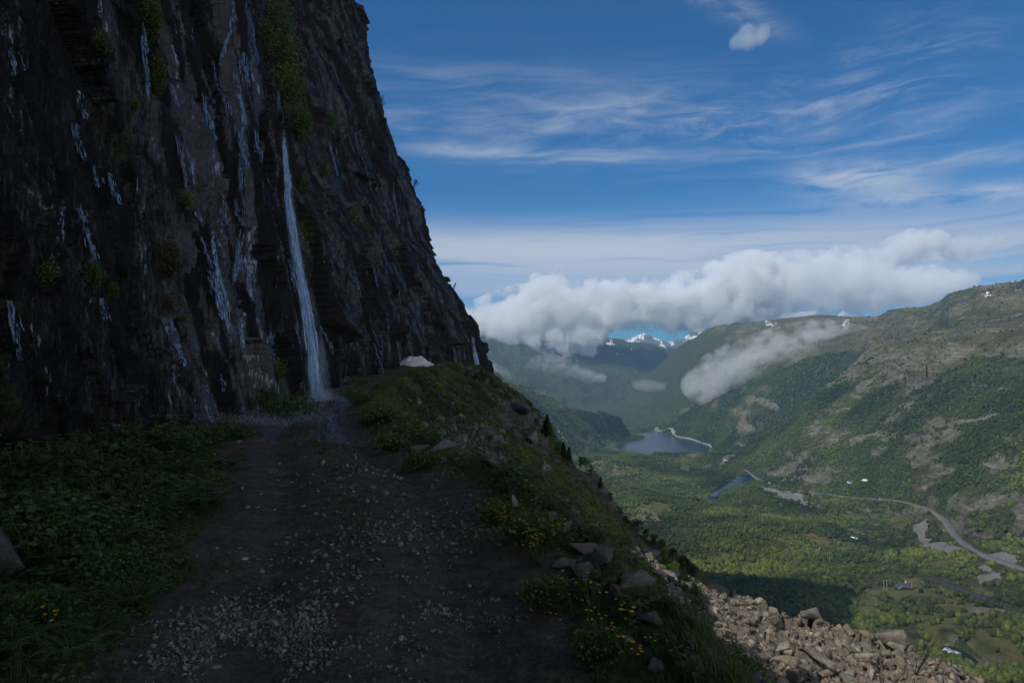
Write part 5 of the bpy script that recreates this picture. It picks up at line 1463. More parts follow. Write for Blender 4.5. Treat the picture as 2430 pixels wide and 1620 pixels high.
def lobed_plant(n, rng, h=.22, spread=.22, leaf=.10):
    """low plant of palmate leaves on stalks (lady's mantle / geranium like); every leaf is five lobes"""
    Vs, Fs = [], []
    for i in range(n):
        a = rng.uniform(0, 6.28); r = spread * rng.random() ** .5; hh = h * rng.uniform(.45, 1.1)
        c = np.array([math.cos(a) * r, math.sin(a) * r, hh]); s = leaf * rng.uniform(.55, 1.2)
        tl = rng.uniform(.1, .6); ta = a + rng.normal() * .6; tw = rng.uniform(0, 6.28)
        nx = np.array([math.cos(ta) * math.cos(tl), math.sin(ta) * math.cos(tl), -math.sin(tl)]); ny_ = np.array([-math.sin(ta), math.cos(ta), 0.]); nz = np.cross(nx, ny_)
        for k in range(5):
            b = tw + (k - 2) * .95; d1 = nx * math.cos(b) + ny_ * math.sin(b); d2 = -nx * math.sin(b) + ny_ * math.cos(b)
            L = s * (.62, .9, 1, .9, .62)[k] * .6
            o = len(Vs); Vs += [c, c + d1 * L * .6 + d2 * L * .33 + nz * L * .1, c + d1 * L, c + d1 * L * .6 - d2 * L * .33 + nz * L * .1]; Fs.append([o, o + 1, o + 2, o + 3])
        o = len(Vs); w = .0022; Vs += [np.array([-w, 0, 0]) + c * [.15, .15, 0], np.array([w, 0, 0]) + c * [.15, .15, 0], c + [w, 0, 0], c + [-w, 0, 0]]; Fs.append([o, o + 1, o + 2, o + 3])
    return np.array(Vs), np.array(Fs)

def scatter_mesh(name, protos, P, S, mat, tone, label=None, kind='stuff', rng=None, tilt=None):
    rng = rng or np.random.default_rng(len(P) + 1)
    Vs, Fs, Ts, off = [], [], [], 0; idx = rng.integers(0, len(protos), len(P))
    for k, (pv, pf) in enumerate(protos):
        m = idx == k; n = int(m.sum())
        if not n: continue
        V, Fq = instances(pv, pf, P[m], rotz(rng.uniform(0, 6.28, n)), S[m])
        tt = np.repeat(tone[m], len(pv)) + np.repeat(rng.normal(size=len(V) // 4 if len(V) % 4 == 0 else len(V)) * .12, 4 if len(V) % 4 == 0 else 1)[:len(V)]
        Vs.append(V); Fs.append(Fq + off); off += len(V); Ts.append(np.clip(tt, 0, 1))
    o = make_mesh(name, np.concatenate(Vs), np.concatenate(Fs), mat, attrs=dict(tone=np.concatenate(Ts)))
    return tag(o, label, kind=kind)

rng = np.random.default_rng(77)
SHRUBP = [leaf_cloud(70, rng, 1, 1, .7, .26, .45) for _ in range(6)]
FINEP = [leaf_cloud(150, rng, 1, 1, .75, .15, .4) for _ in range(4)]
TUFTP = [tuft(16, rng, 1, .28, .022) for _ in range(6)]
LOBEP = [lobed_plant(18, rng, 1, 1, .42) for _ in range(6)]

# ---- the grassy slope: low shrubs, herbs and tufts
x, y, z, mk = scatter_near(60000, 3.2, 80, -.4, .55, rng, .8)
pat = fbm(x * .33 + y * .1, y * .16, 4, seed=501); pat2 = fbm(x * .9, y * .5, 4, seed=502)
band = np.exp(-((x - smooth_tab(y, PATH_C) - smooth_tab(y, PATH_W) - 1.2 - .09 * y) / .95) ** 2)
dens = (.25 + .9 * sstep(.40, .58, pat2)) * (1 - .88 * band)
keep = clear_of_rocks(x, y) & (mk['dr'] > .55) & (mk['over'] < 1.0) & (mk['scree'] < .45) & (rng.random(len(x)) < dens)
keep &= ~((mk['dr'] > .5) & (y < 7) & (rng.random(len(x)) < .7))
x, y, z, pat = x[keep], y[keep], z[keep], pat[keep]
far_ = np.clip(y / 25, .45, 1.4)
S = (.10 + .20 * rng.random(len(x)) ** 1.6) * far_
tone = np.clip(.42 + (pat - .5) * 2.2 + rng.normal(size=len(x)) * .10, 0, 1)
blu = (fbm(x * .6, y * .3, 3, seed=505) > .57) & (rng.random(len(x)) < .7)
nearm = y < 16

for nm, mm, pr, mt, lab in [('slope_shrubs', ~blu & ~nearm, SHRUBP, L_SLOPE, 'dark green low shrubs and herbs covering the grassy slope'), ('slope_shrubs', ~blu & nearm, FINEP, L_SLOPE, 'dark green herbs covering the near part of the slope'), ('willow_scrub', blu, SHRUBP, L_BLUE, 'greyish green dwarf willow scrub patches on the slope')]:
    scatter_mesh(nm, pr, np.c_[x, y, z + S * .1][mm], S[mm], mt, tone[mm], lab)
x, y, z, mk = scatter_near(16000, 2.6, 16, -.3, .6, rng, .9)
keep = clear_of_rocks(x, y) & (mk['dr'] > .15) & (mk['scree'] < .4) & (rng.random(len(x)) < .05 + .6 * sstep(.46, .60, fbm(x * .9, y * .9, 4, seed=508))) & (rng.random(len(x)) > .85 * np.exp(-((mk['dr'] - 1.2 - .09 * y) / .8) ** 2))
keep &= ~((mk['dr'] > .5) & (y < 8) & (rng.random(len(x)) < .8))
x, y, z = x[keep], y[keep], z[keep]
S = (.05 + .09 * rng.random(len(x))) * np.clip(y / 6, .8, 1.8)
scatter_mesh('leafy_herbs', LOBEP, np.c_[x, y, z], S, L_SLOPE, np.clip(.45 + rng.normal(size=len(x)) * .18, 0, 1), 'small lobed leaves between the grass of the verge')
x, y, z, mk = scatter_near(50000, 2.6, 60, -.45, .55, rng, .85)
g = fbm(x * .8, y * .5, 4, seed=511)
keep = clear_of_rocks(x, y) & (mk['dr'] > -.12) & (mk['over'] < .4) & (mk['scree'] < .4) & (rng.random(len(x)) < (.15 + .8 * sstep(.45, .6, g)) * (1 - .6 * sstep(1.0, 2.0, mk['dr']) * sstep(14, 10, y)) * (1 - .85 * np.exp(-((mk['dr'] - 1.2 - .09 * y) / .9) ** 2)))
keep &= ~((mk['dr'] > .5) & (y < 9) & (rng.random(len(x)) < .93))
x, y, z, g, dr = x[keep], y[keep], z[keep], g[keep], mk['dr'][keep]
S = (.07 + .13 * rng.random(len(x))) * np.clip(y / 14, .75, 2.0) * (.5 + .5 * sstep(-.1, .5, dr)) * (1 - .6 * sstep(.9, 2.0, dr)) * (1 - .6 * sstep(.35, .8, dr) * sstep(9, 6, y))
dry = rng.random(len(x)) < .16
scatter_mesh('grass', TUFTP, np.c_[x, y, z - .01][~dry], S[~dry], L_GRASS, np.clip(.3 + (g[~dry] - .4) * 1.4, 0, 1), 'green grass tufts on the verge and slope')
scatter_mesh('dry_grass', TUFTP, np.c_[x, y, z - .01][dry], S[dry], L_DRY, rng.random(int(dry.sum())), 'dry straw coloured grass on the verge and slope')
# sparse grass on the track's centre and edges
x, y, z, mk = scatter_near(26000, 2.6, 32, -.8, .25, rng, .9)
g = fbm(x * 1.3, y * 1.1, 4, seed=521)
cen = np.exp(-(mk['q'] / .33) ** 2) * sstep(.47, .6, g) * sstep(4.2, 6, y) + .6 * sstep(.45, .1, mk['dl'].clip(-9, 9) * 0 + np.minimum(np.abs(mk['dl']), np.abs(mk['dr']))) * sstep(.42, .55, g) + .75 * sstep(24, 30, y)
keep = (mk['dr'] < .1) & (mk['dl'] < .3) & (rng.random(len(x)) < cen)
x, y, z = x[keep], y[keep], z[keep]
S = (.025 + .05 * rng.random(len(x))) * np.clip(y / 9, .8, 2.2)
scatter_mesh('track_grass', TUFTP, np.c_[x, y, z - .005], S, L_GRASS, rng.random(len(x)) * .5, 'short thin grass growing on the dirt track')

# ---- left bank: dense leafy herbs at the foot of the wall
x, y, z, mk = scatter_near(36000, 2.2, 24, -1.25, -.2, rng, .8)
wallx = wall_foot(y)
g = fbm(x * .8, y * .7, 4, seed=531)
wetgap = np.exp(-((y - 13.9) / 1.0) ** 2)
keep = (mk['dl'] > .02) & (x > wallx + .1) & (rng.random(len(x)) < (.12 + .95 * sstep(.40, .55, g)) * (1 - .9 * wetgap) * (1 - .6 * sstep(9, 12, y) * sstep(1.0, 2.0, mk['dl'])))
x, y, z, g, dl = x[keep], y[keep], z[keep], g[keep], mk['dl'][keep]
S = (.07 + .13 * rng.random(len(x)) ** 1.5) * (.45 + .75 * sstep(0, 1.3, dl)) * np.clip(y / 7, .85, 1.2)
tone = np.clip(.40 + (fbm(x * .6, y * .6, 3, seed=533) - .5) * 2 + rng.normal(size=len(x)) * .1, 0, 1)

k3 = rng.random(len(x))
scatter_mesh('leafy_herbs', LOBEP, np.c_[x, y, z][k3 < .8], S[k3 < .8], L_BANK, tone[k3 < .8], 'dense dark green lobed leaves of the bank between cliff and track')
scatter_mesh('bank_grass', TUFTP, np.c_[x, y, z][k3 > .7], S[k3 > .7] * 1.5, L_GRASS, tone[k3 > .7] * .6, 'tall thin grass mixed into the bank herbs')
# taller herb mounds along the wall foot and the verge
def mound(name, sx, sy, h, w, mat, label, cat, n=420, tone=.4, y=None, group=None, cliff=False, lift=.3, leaf=.10, ry=None):
    if cliff:
        c = cliff_at(sx / S_, sy / S_)
        if c is None: return
        p = (c[0] + .05, c[1] - .05, c[2])
    else:
        p = near_pt(sx, sy)
        if p is None: return
    r = np.random.default_rng(int(sx * 3 + sy))
    k = p[1] / F / S_; hh, ww = h * k * .5, w * k * .5
    V, Fq = leaf_cloud(n, r, ww, (ry or ww) if not cliff else min(ww, .5 * max(1, p[1] / 14)), hh, leaf * max(hh, ww) * 1.3, .35, -2 if cliff else -.3)
    tn = np.clip(tone + np.repeat(r.normal(size=n) * .16, 4) + (V[:, 2] / hh) * .12, 0, 1)
    # every leaf hangs on a thin stalk from the root of the plant
    nv = len(V); c0 = np.array([[-.002, 0, -hh * .5], [.002, 0, -hh * .5]]); L0 = V[0::4]
    V = np.r_[V, c0, L0 + [.0025, 0, 0]]
    k_ = np.arange(n); Fq = np.r_[Fq, np.c_[np.full(n, nv), np.full(n, nv + 1), nv + 2 + k_, k_ * 4]]
    tn = np.r_[tn, [.2, .2], np.full(n, .3)]
    o = make_mesh(name, V, Fq, mat, attrs=dict(tone=tn)); o.location = (p[0], p[1], p[2] + hh * (0 if cliff else lift))
    tag(o, label, cat, group)
BANK_BUSHES = [
 (690, 1000, 110, 150, 'rounded green bush at the cliff foot just left of the waterfall'), (640, 975, 90, 90, 'dark bush left of the rounded bush beside the waterfall'), (655, 930, 90, 60, 'tall leafy herb against the rock above the rounded bush'),
 (835, 945, 40, 70, 'small herb clump right of the foot of the waterfall'), (430, 1080, 90, 130, 'green herb mound at the wall foot near the dark boulders'), (480, 1060, 90, 130, 'broad green mound beside the wet part of the track'), (560, 1040, 60, 110, 'low green mound at the inside of the wet bend'),
 (150, 1075, 100, 150, 'pale green herb clump at the wall foot near the left frame edge'), (60, 1120, 110, 120, 'dark herb clump at the left frame edge'), (320, 1120, 110, 150, 'dark grassy mound hanging over the bank'), (350, 1230, 70, 90, 'leafy clump on the bank edge above the track'),
 (250, 1370, 110, 200, 'large rosette of lobed leaves at the track edge by the grey stone'), (130, 1290, 110, 170, 'broad fern like clump beside the dark boulder'), (90, 1480, 120, 200, 'leafy mound in the bottom left corner')]
for (sx, sy, h, w, lab) in BANK_BUSHES:
    mound('herb_mound', sx, sy, h, w, L_BANK, lab, 'plant', 520, .38, leaf=.085)
VERGE = [(910, 1000, 70, 120, 'grassy clump with yellow flowers at the start of the verge'), (935, 1065, 70, 130, 'green mound with small yellow flowers beside the wet track'), (1000, 1110, 70, 130, 'dark green mound beside the pale verge rock'),
 (1260, 1290, 150, 220, 'largest flowering herb clump on the verge'), (1180, 1240, 90, 120, 'flowering clump left of the largest one'), (1210, 1170, 60, 90, 'pale willow clump above the flowers', ), (1300, 1430, 110, 170, 'thick grass clump at the verge edge'), (1420, 1560, 130, 190, 'flowering clump near the bottom of the verge'), (860, 960, 60, 90, 'small green clump at the bend of the track'), (870, 1010, 40, 60, 'low clump with yellow flowers near the bend')]
for (sx, sy, h, w, lab) in VERGE:
    mound('herb_mound', sx, sy, h, w, L_BLUE if 'willow' in lab else L_SLOPE, lab, 'plant', 560, .5, leaf=.075)

CLIFF_PLANTS = [  # on the rock
 (645, 45, 150, 120, 'top of the long hanging green bush on the cliff', .45), (665, 130, 150, 130, 'upper middle of the long hanging bush on the cliff', .5), (680, 215, 150, 110, 'lower middle of the long hanging bush on the cliff', .45), (705, 290, 100, 90, 'lower end of the long hanging bush on the cliff', .35), (625, 90, 120, 60, 'left fringe of the long hanging bush on the cliff', .3),
 (355, 40, 130, 60, 'mossy plant hanging at the top of the left cliff', .3), (375, 180, 120, 40, 'narrow mossy strip on the left cliff', .25), (238, 100, 60, 60, 'small green plant high on the left cliff', .4), (320, 245, 30, 30, 'tiny bright plant under the mossy strip', .6), (318, 330, 40, 36, 'tiny bright plant right of the blue wet slab', .6), (440, 470, 60, 60, 'bright plant on the rib of wet rock', .5),
 (115, 645, 70, 60, 'fern clump on a ledge left of the paired fern clump', .55), (222, 655, 70, 62, 'fern clump on a ledge under the wet streak', .55), (265, 685, 50, 40, 'leafy sprig right of the ledge fern', .45), (400, 620, 110, 60, 'dry grassy clump hanging beside the wet rib', .2), (400, 720, 70, 50, 'brown grass clump under the hanging one', .15), (435, 760, 20, 30, 'small fern on the dark overhang', .5),
 (840, 510, 80, 50, 'green patch on the back wall right of the waterfall', .5), (870, 545, 50, 40, 'dark green patch below the one on the back wall', .3), (660, 880, 80, 50, 'plants on the rock left of the waterfall', .4), (720, 440, 70, 30, 'green fringe right of the waterfall top', .4), (785, 285, 50, 30, 'small green patch high on the back wall', .3), (770, 400, 60, 30, 'mossy patch on the back wall', .25)]
for (sx, sy, h, w, lab, tn) in CLIFF_PLANTS:
    mound('cliff_plant', sx, sy, h, w, L_DRY if 'dry' in lab or 'brown' in lab else L_SLOPE, lab, 'plant', 1700 if h > 90 else 300, tn + .15, cliff=True, leaf=.06 if h > 90 else .10)

# ---- ferns in the bank
def fern(P, h, seed):
    r = np.random.default_rng(seed); V, Fq = [(0, 0, 0), (.004, 0, 0)], []
    for k in range(11):
        a = k / 11 * 6.283 + r.normal() * .2; L = h * r.uniform(.8, 1.15); up = r.uniform(.75, 1.0); d = np.array([math.cos(a), math.sin(a), 0]); sd = np.array([-math.sin(a), math.cos(a), 0])
        prev = (0, 1)
        for j in range(1, 15):
            t = j / 14; c = d * L * (t * .95) * .8 + np.array([0, 0, L * (up * t - .62 * t * t)])
            i0 = len(V); V += [tuple(c), tuple(c + sd * .003)]; Fq.append([prev[0], prev[1], i0 + 1, i0]); prev = (i0, i0 + 1)
            w = L * .26 * math.sin(min(1, t * 1.25 + .12) * math.pi * .92) + .004
            for s_ in (-1, 1):
                tip = c + sd * s_ * w + d * w * .35 + np.array([0, 0, -w * .18]); m1 = c + sd * s_ * w * .5 + d * (w * .17 + L * .024); m2 = c + sd * s_ * w * .5 + d * (w * .17 - L * .024)
                b0 = len(V); V += [tuple(m1), tuple(tip), tuple(m2)]; Fq.append([i0, b0, b0 + 1, b0 + 2])
    V = np.array(V); tn = np.clip(.45 + r.normal() * .12 + V[:, 2] / h * .3, 0, 1)
    o = make_mesh('fern', V, np.array(Fq), L_BANK, attrs=dict(tone=tn)); o.location = P
    tag(o, 'feathery green fern among the leafy plants of the left bank', 'fern', 'ferns on the left bank')
for i, (px_, py_) in enumerate([(60, 520), (112, 548), (38, 612), (176, 478), (92, 455), (206, 510), (22, 470), (138, 610), (72, 664), (150, 520), (50, 570), (228, 470), (100, 640), (14, 660)]):
    q = drop_near(px_, py_)
    if q: fern((q[0], q[1], q[2] + .05), .34 * min(1.5, max(.8, q[1] / 5)), i)

# ---- flowers on the verge: one plant, copied
def flower_proto(mat, name, label, group):
    root = empty(name, (0, 0, 0), 0, label, 'flower', group)
    r = np.random.default_rng(9)
    V, Fq = [], []
    for k in range(4):
        a = k * 1.7; t = np.array([math.cos(a) * .05, math.sin(a) * .05, .16 + .03 * k])
        o = len(V); V += [(-.0015, 0, 0), (.0015, 0, 0), t + [.0015, 0, 0], t + [-.0015, 0, 0]]; Fq.append([o, o + 1, o + 2, o + 3])
    make_mesh('stem', np.array(V), np.array(Fq), L_GRASS, root, attrs=dict(tone=np.full(len(V), .4)))
    for k in range(3):
        a = k * 1.7; c = np.array([math.cos(a) * .05, math.sin(a) * .05, .165 + .03 * k])
        V, Fq = [c + [0, 0, -.004]], []
        for j in range(5):
            b = j * 1.257; d = np.array([math.cos(b), math.sin(b), .5]) * .013; e = np.array([-math.sin(b), math.cos(b), 0]) * .007
            o = len(V); V += [c + d * .6 + e, c + d * 1.1 + [0, 0, .002], c + d * .6 - e]; Fq.append([0, o, o + 1, o + 2])
        make_mesh('blossom', np.array(V), np.array(Fq), mat, root)
    return root
def copies(root, places, rng, s=(.8, 1.3)):
    ch = list(root.children)
    for i, p in enumerate(places):
        if i == 0: r_ = root
        else:
            r_ = root.copy(); COL.objects.link(r_)
            for c in ch:
                d = c.copy(); COL.objects.link(d); d.parent = r_
        r_.location = p; r_.rotation_euler = (0, 0, rng.uniform(0, 6.28)); k = rng.uniform(*s); r_.scale = (k, k, k)
def z7(a, b): return (800 + a / 3.137, 800 + b / 3.137)
def z8(a, b): return (1200 + a / 3.016, 1100 + b / 3.016)
fl = [z7(*q) for q in [(310, 710), (350, 715), (430, 770), (455, 790), (400, 740), (520, 800), (565, 880), (635, 885), (775, 955), (905, 1070), (910, 1090), (810, 1110), (840, 1080), (1210, 1385), (1215, 1330), (1345, 1325), (1490, 1320), (1075, 1350), (1265, 1465), (1330, 1470), (1065, 1520), (970, 1510), (215, 605), (240, 540), (1240, 1400), (1150, 1365)]]
fl += [z8(*q) for q in [(195, 665), (215, 635), (225, 690), (165, 680), (90, 370), (225, 362), (75, 510), (375, 965), (380, 575), (645, 1030), (665, 1070), (850, 1225), (715, 1255), (630, 1260), (920, 1475), (870, 1490), (1045, 1420), (960, 1530), (590, 1135), (550, 970), (15, 510), (40, 570), (820, 1140), (900, 1300)]]
fl += [z6(*q) for q in [(1480, 580), (1565, 595), (1815, 545), (1750, 545), (1835, 410), (1700, 475), (1645, 450), (1575, 440), (1550, 635), (1935, 700), (1950, 670), (1900, 712), (1330, 212), (1420, 195)]]
fl += [z5(*q) for q in [(310, 685), (580, 245), (595, 230), (600, 262), (985, 240), (990, 270), (880, 370), (800, 435), (850, 440), (970, 450), (1450, 212), (340, 1290), (380, 1260)]]
P = []
for (sx, sy) in fl:
    for dy in (10, 30):
        p = near_pt(sx, sy + dy)
        if p: break
    if p:
        k = p[1] / F / S_
        P.append((p[0], p[1], p[2] + max(0, (dy * k) - .17)))
copies(flower_proto(M_YEL, 'yellow_flower', 'small yellow flowers on thin stems among the verge and bank plants', 'yellow flowers'), P, rng, (.65, 1.1))
P = [near_pt(*z8(*q)) for q in [(555, 925), (570, 915), (600, 1010), (605, 1000)]]
copies(flower_proto(M_PURP, 'purple_flower', 'small purple flowers at the foot of the dark verge rocks', 'purple flowers'), [p for p in P if p], rng, (.7, 1.0))
P = []
while len(P) < 26:
    c = [(1255, 1290, 60, 35), (940, 1050, 45, 30), (1180, 1230, 50, 30), (1400, 1500, 50, 60), (880, 990, 30, 20)][len(P) % 5]
    q = near_pt(c[0] + rng.normal() * c[2] * .6, c[1] + rng.normal() * c[3] * .6)
    if q: P.append((q[0], q[1], q[2] + .04))
r0 = bpy.data.objects['yellow_flower']; base = r0.copy(); COL.objects.link(base)
for c in list(r0.children):
    d = c.copy(); COL.objects.link(d); d.parent = base
copies(base, P, rng, (.35, .6))

# ---- trees that stand on the slope and on the edge of the cliff
def tube(pts, rad, sides=6):
    V, Fq = [], []
    for i, (p, r_) in enumerate(zip(pts, rad)):
        for k in range(sides): V.append((p[0] + math.cos(k / sides * 6.283) * r_, p[1] + math.sin(k / sides * 6.283) * r_, p[2]))
    for i in range(len(pts) - 1):
        for k in range(sides): Fq.append([i * sides + k, i * sides + (k + 1) % sides, (i + 1) * sides + (k + 1) % sides, (i + 1) * sides + k])
    return np.array(V), np.array(Fq)
def tree(kind, loc, h, label, mat=None, group=None, seed=0, n=900, cat=None, tone=.35):
    r = np.random.default_rng(seed + 31)
    root = empty({'c': 'conifer', 'b': 'birch_tree', 's': 'shrub'}[kind], loc, 0, label, cat or {'c': 'conifer', 'b': 'tree', 's': 'shrub'}[kind], group)
    lean = r.normal() * .05
    pts = [(lean * t * h, 0, t * h * .9) for t in np.linspace(0, 1, 6)]; V, Fq = tube(pts, np.linspace(.035 * h, .008 * h, 6))
    parts = [(V, Fq)]
    if kind != 'c':
        for k in range(7):
            a = r.uniform(0, 6.28); t0 = r.uniform(.2, .7) * h * .9; L = h * r.uniform(.25, .45)
            p = [(lean * t0 + math.cos(a) * L * t * .8, math.sin(a) * L * t * .8, t0 + L * t * .7) for t in np.linspace(0, 1, 4)]
            v, f = tube(p, np.linspace(.014 * h, .004 * h, 4), 4); parts.append((v, f))
    off = 0; VV, FF = [], []
    for v, f in parts: VV.append(v); FF.append(f + off); off += len(v)
    make_mesh('trunk', np.concatenate(VV), np.concatenate(FF), M_BARK, root)
    VV, FF, off = [], [], 0
    if kind == 'c':
        for i in range(16):
            t = i / 16; zc = h * (.12 + .86 * t); R_ = h * .26 * (1 - t) ** .8 + .02 * h
            v, f = leaf_cloud(int(n / 16), r, R_, R_, h * .05, h * .06, .3); v[:, 2] += zc - np.hypot(v[:, 0], v[:, 1]) * .35; v[:, 0] += lean * zc
            VV.append(v); FF.append(f + off); off += len(v)
    else:
        for i in range(10):
            a = r.uniform(0, 6.28); rr_ = r.uniform(0, .26) * h; zc = h * r.uniform(.3 if kind == 'b' else .2, .85)
            v, f = leaf_cloud(int(n / 10), r, h * .17, h * .17, h * .13, h * .05, .3, -2); v += [math.cos(a) * rr_ + lean * zc, math.sin(a) * rr_, zc]
            VV.append(v); FF.append(f + off); off += len(v)
    V = np.concatenate(VV); nq = len(V) // 4
    tn = np.clip(tone + np.repeat(r.normal(size=nq) * .15, 4) + (V[:, 2] / h - .5) * .2, 0, 1)
    make_mesh('crown', V, np.concatenate(FF), mat or (L_CON if kind == 'c' else L_TREE), root, attrs=dict(tone=tn))
    return root
def slope_tree(sx, sy, hpx, kind, label, mat=None, tone=.35, n=900):
    p = near_pt(sx, sy) or near_pt(sx - 3, sy + 10) or near_pt(sx - 8, sy + 22)
    if p is None: print('miss', label); return
    h = hpx * p[1] / F / S_
    tree(kind, (p[0], p[1], p[2] - .05), h, label, mat, seed=int(sx), tone=tone, n=n)
for a in [(1128, 905, 32, 's', 'dark leafy shrub on the skyline just past the cliff corner'), (1146, 912, 40, 's', 'tallest dark shrub on the slope skyline past the cliff corner'), (1165, 920, 26, 's', 'low shrub right of the tallest one on the skyline'),
          (1108, 893, 22, 's', 'small shrub on the skyline beside the far veil of water'), (1300, 1038, 56, 'c', 'dark conifer on the slope skyline above the blue grey rock face'), (1292, 1030, 36, 'c', 'smaller conifer leaning on the dark skyline conifer'), (1272, 1010, 22, 's', 'low dark shrub on the skyline above the conifer'),
          (1338, 1092, 48, 'c', 'dark bushy conifer on the skyline over the bare lit rocks'), (1350, 1100, 44, 'c', 'second conifer right beside the bushy one'), (1322, 1078, 28, 's', 'shrub left of the two conifers'), (1220, 945, 18, 's', 'tiny shrub by the rock knob on the skyline')]:
    slope_tree(*a)
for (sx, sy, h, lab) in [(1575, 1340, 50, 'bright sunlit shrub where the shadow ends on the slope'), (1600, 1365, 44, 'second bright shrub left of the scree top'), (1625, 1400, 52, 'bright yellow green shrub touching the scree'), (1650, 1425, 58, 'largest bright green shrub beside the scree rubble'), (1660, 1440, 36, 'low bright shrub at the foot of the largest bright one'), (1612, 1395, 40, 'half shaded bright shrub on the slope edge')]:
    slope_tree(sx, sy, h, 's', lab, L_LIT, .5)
# crag trees below: standing on the second spur
def spur_tree(sx, sy, hpx, kind, label, mat=None, tone=.35):
    u, v = (sx / S_ - 512) / F, (HOR - sy / S_) / F
    ys = np.linspace(80, 160, 400); hgt = tier_h(u * ys, ys); hit = np.nonzero(hgt >= v * ys)[0]
    if not len(hit): y_ = 95.0
    else: y_ = ys[hit[0]]
    zz = float(tier_h(np.array([u * y_]), np.array([y_]))[0])
    tree(kind, (u * y_, y_, min(zz, v * y_) if not len(hit) else zz), hpx * y_ / F / S_, label, mat, seed=int(sx) + 5, tone=tone)
def spur_pt(sx, sy):
    u, v = (sx / S_ - 512) / F, (HOR - sy / S_) / F
    ys = np.linspace(80, 160, 600); hit = np.nonzero(tier_h(u * ys, ys) >= v * ys)[0]
    y_ = ys[hit[0]] if len(hit) else 94.0
    return np.array([u * y_, y_, v * y_])
def build_cascade():
    r = np.random.default_rng(8)
    P = np.array([spur_pt(*q) for q in [(1414, 1166), (1418, 1178), (1424, 1190), (1430, 1202), (1436, 1212), (1444, 1222)]]); T = np.linspace(0, 1, len(P))
    P[:, 1] = np.minimum.accumulate(P[:, 1])
    def path(t): return np.interp(t, T, P[:, 0]), np.interp(t, T, P[:, 1]) - .7, np.interp(t, T, P[:, 2]) + .3, .25 + .7 * t
    V, Fq = strands(130, path, 1, r, (.06, .22), (.1, .35))
    tag(make_mesh('cascade', V, Fq, M_FALL), 'white cascade in the dark gully below the grassy slope', 'waterfall')
build_cascade()
for (sx, sy, h, kd, lab) in [(1378, 1105, 34, 's', 'sunlit shrub above the gully cascade'), (1392, 1118, 36, 'b', 'small tree right of the sunlit shrub over the cascade'), (1402, 1130, 30, 's', 'low shrub on the crag edge over the gully'), (1445, 1190, 26, 's', 'shrub on the dark crag face right of the cascade'), (1468, 1225, 30, 's', 'shrub on the spur skyline below the dark crag'), (1490, 1250, 36, 'b', 'dark tree on the spur skyline, upper one'), (1512, 1270, 40, 'b', 'dark tree on the spur skyline, middle one'), (1530, 1285, 40, 'b', 'dark tree on the spur skyline beside the pale slab'), (1552, 1300, 44, 'b', 'dark tree on the spur above the bright shrubs'), (1572, 1318, 46, 'b', 'tree on the spur right of the dark ones'), (1595, 1335, 46, 'b', 'broad tree on the spur near the lit bush'), (1620, 1350, 42, 's', 'leafy shrub at the low end of the spur'), (1645, 1372, 40, 's', 'shrub at the lowest end of the spur beside the scree'), (1425, 1160, 30, 'c', 'small conifer on the dark crag over the gully'), (1435, 1230, 26, 's', 'shrub below the cascade')]:
    spur_tree(sx, sy, h, kd, lab, L_LIT if 'sunlit' in lab else None)
# cliff edge shrubs
for (sx, sy, hpx, kd, lab) in [(893, 238, 34, 's', 'small shrub sticking out of the cliff edge against the sky, upper one'), (967, 440, 34, 's', 'small shrub on the cliff edge halfway down against the sky'), (1076, 680, 24, 'c', 'tiny conifer on the lower cliff edge against the clouds'), (872, 140, 12, 's', 'tiny shrub high on the cliff edge'), (984, 500, 12, 's', 'tiny shrub on the cliff edge below the halfway one'), (1112, 815, 14, 's', 'tiny plant on the cliff corner above the veil of water')]:
    row = sy / S_
    d = np.abs(_cpy - row) < 3; i = np.nonzero(d)[0]
    if not len(i): continue
    c = _cv[i[np.argmax(_cpx[i])]]
    h = hpx * c[1] / F / S_
    t_ = tree(kd, (c[0] - .15 * h, c[1] - .1, c[2] - .2 * h), h, lab, L_CON if kd == 'c' else L_TREE, seed=int(sx), n=260, tone=.15)
    t_.rotation_euler = (0, R(18), 0)
# bare twigs at the bottom of the scree
p = near_pt(2150, 1600) or pxyz(2150 / S_, 1610 / S_, 22)
VV, FF, off = [], [], 0
r = np.random.default_rng(4)
for k in range(9):
    a = r.uniform(-1.2, 1.2); L = r.uniform(.6, 1.5); pts = [(math.sin(a) * L * t * .6 + r.normal() * .015, -.1 * t, L * t) for t in np.linspace(0, 1, 6)]
    v, f = tube(pts, np.linspace(.016, .004, 6), 5); VV.append(v); FF.append(f + off); off += len(v)
o = make_mesh('bare_shrub', np.concatenate(VV), np.concatenate(FF), M_TWIG); o.location = (p[0], p[1] - .5, p[2] - .1)
tag(o, 'leafless dark twigs in front of the bottom of the scree', 'shrub')

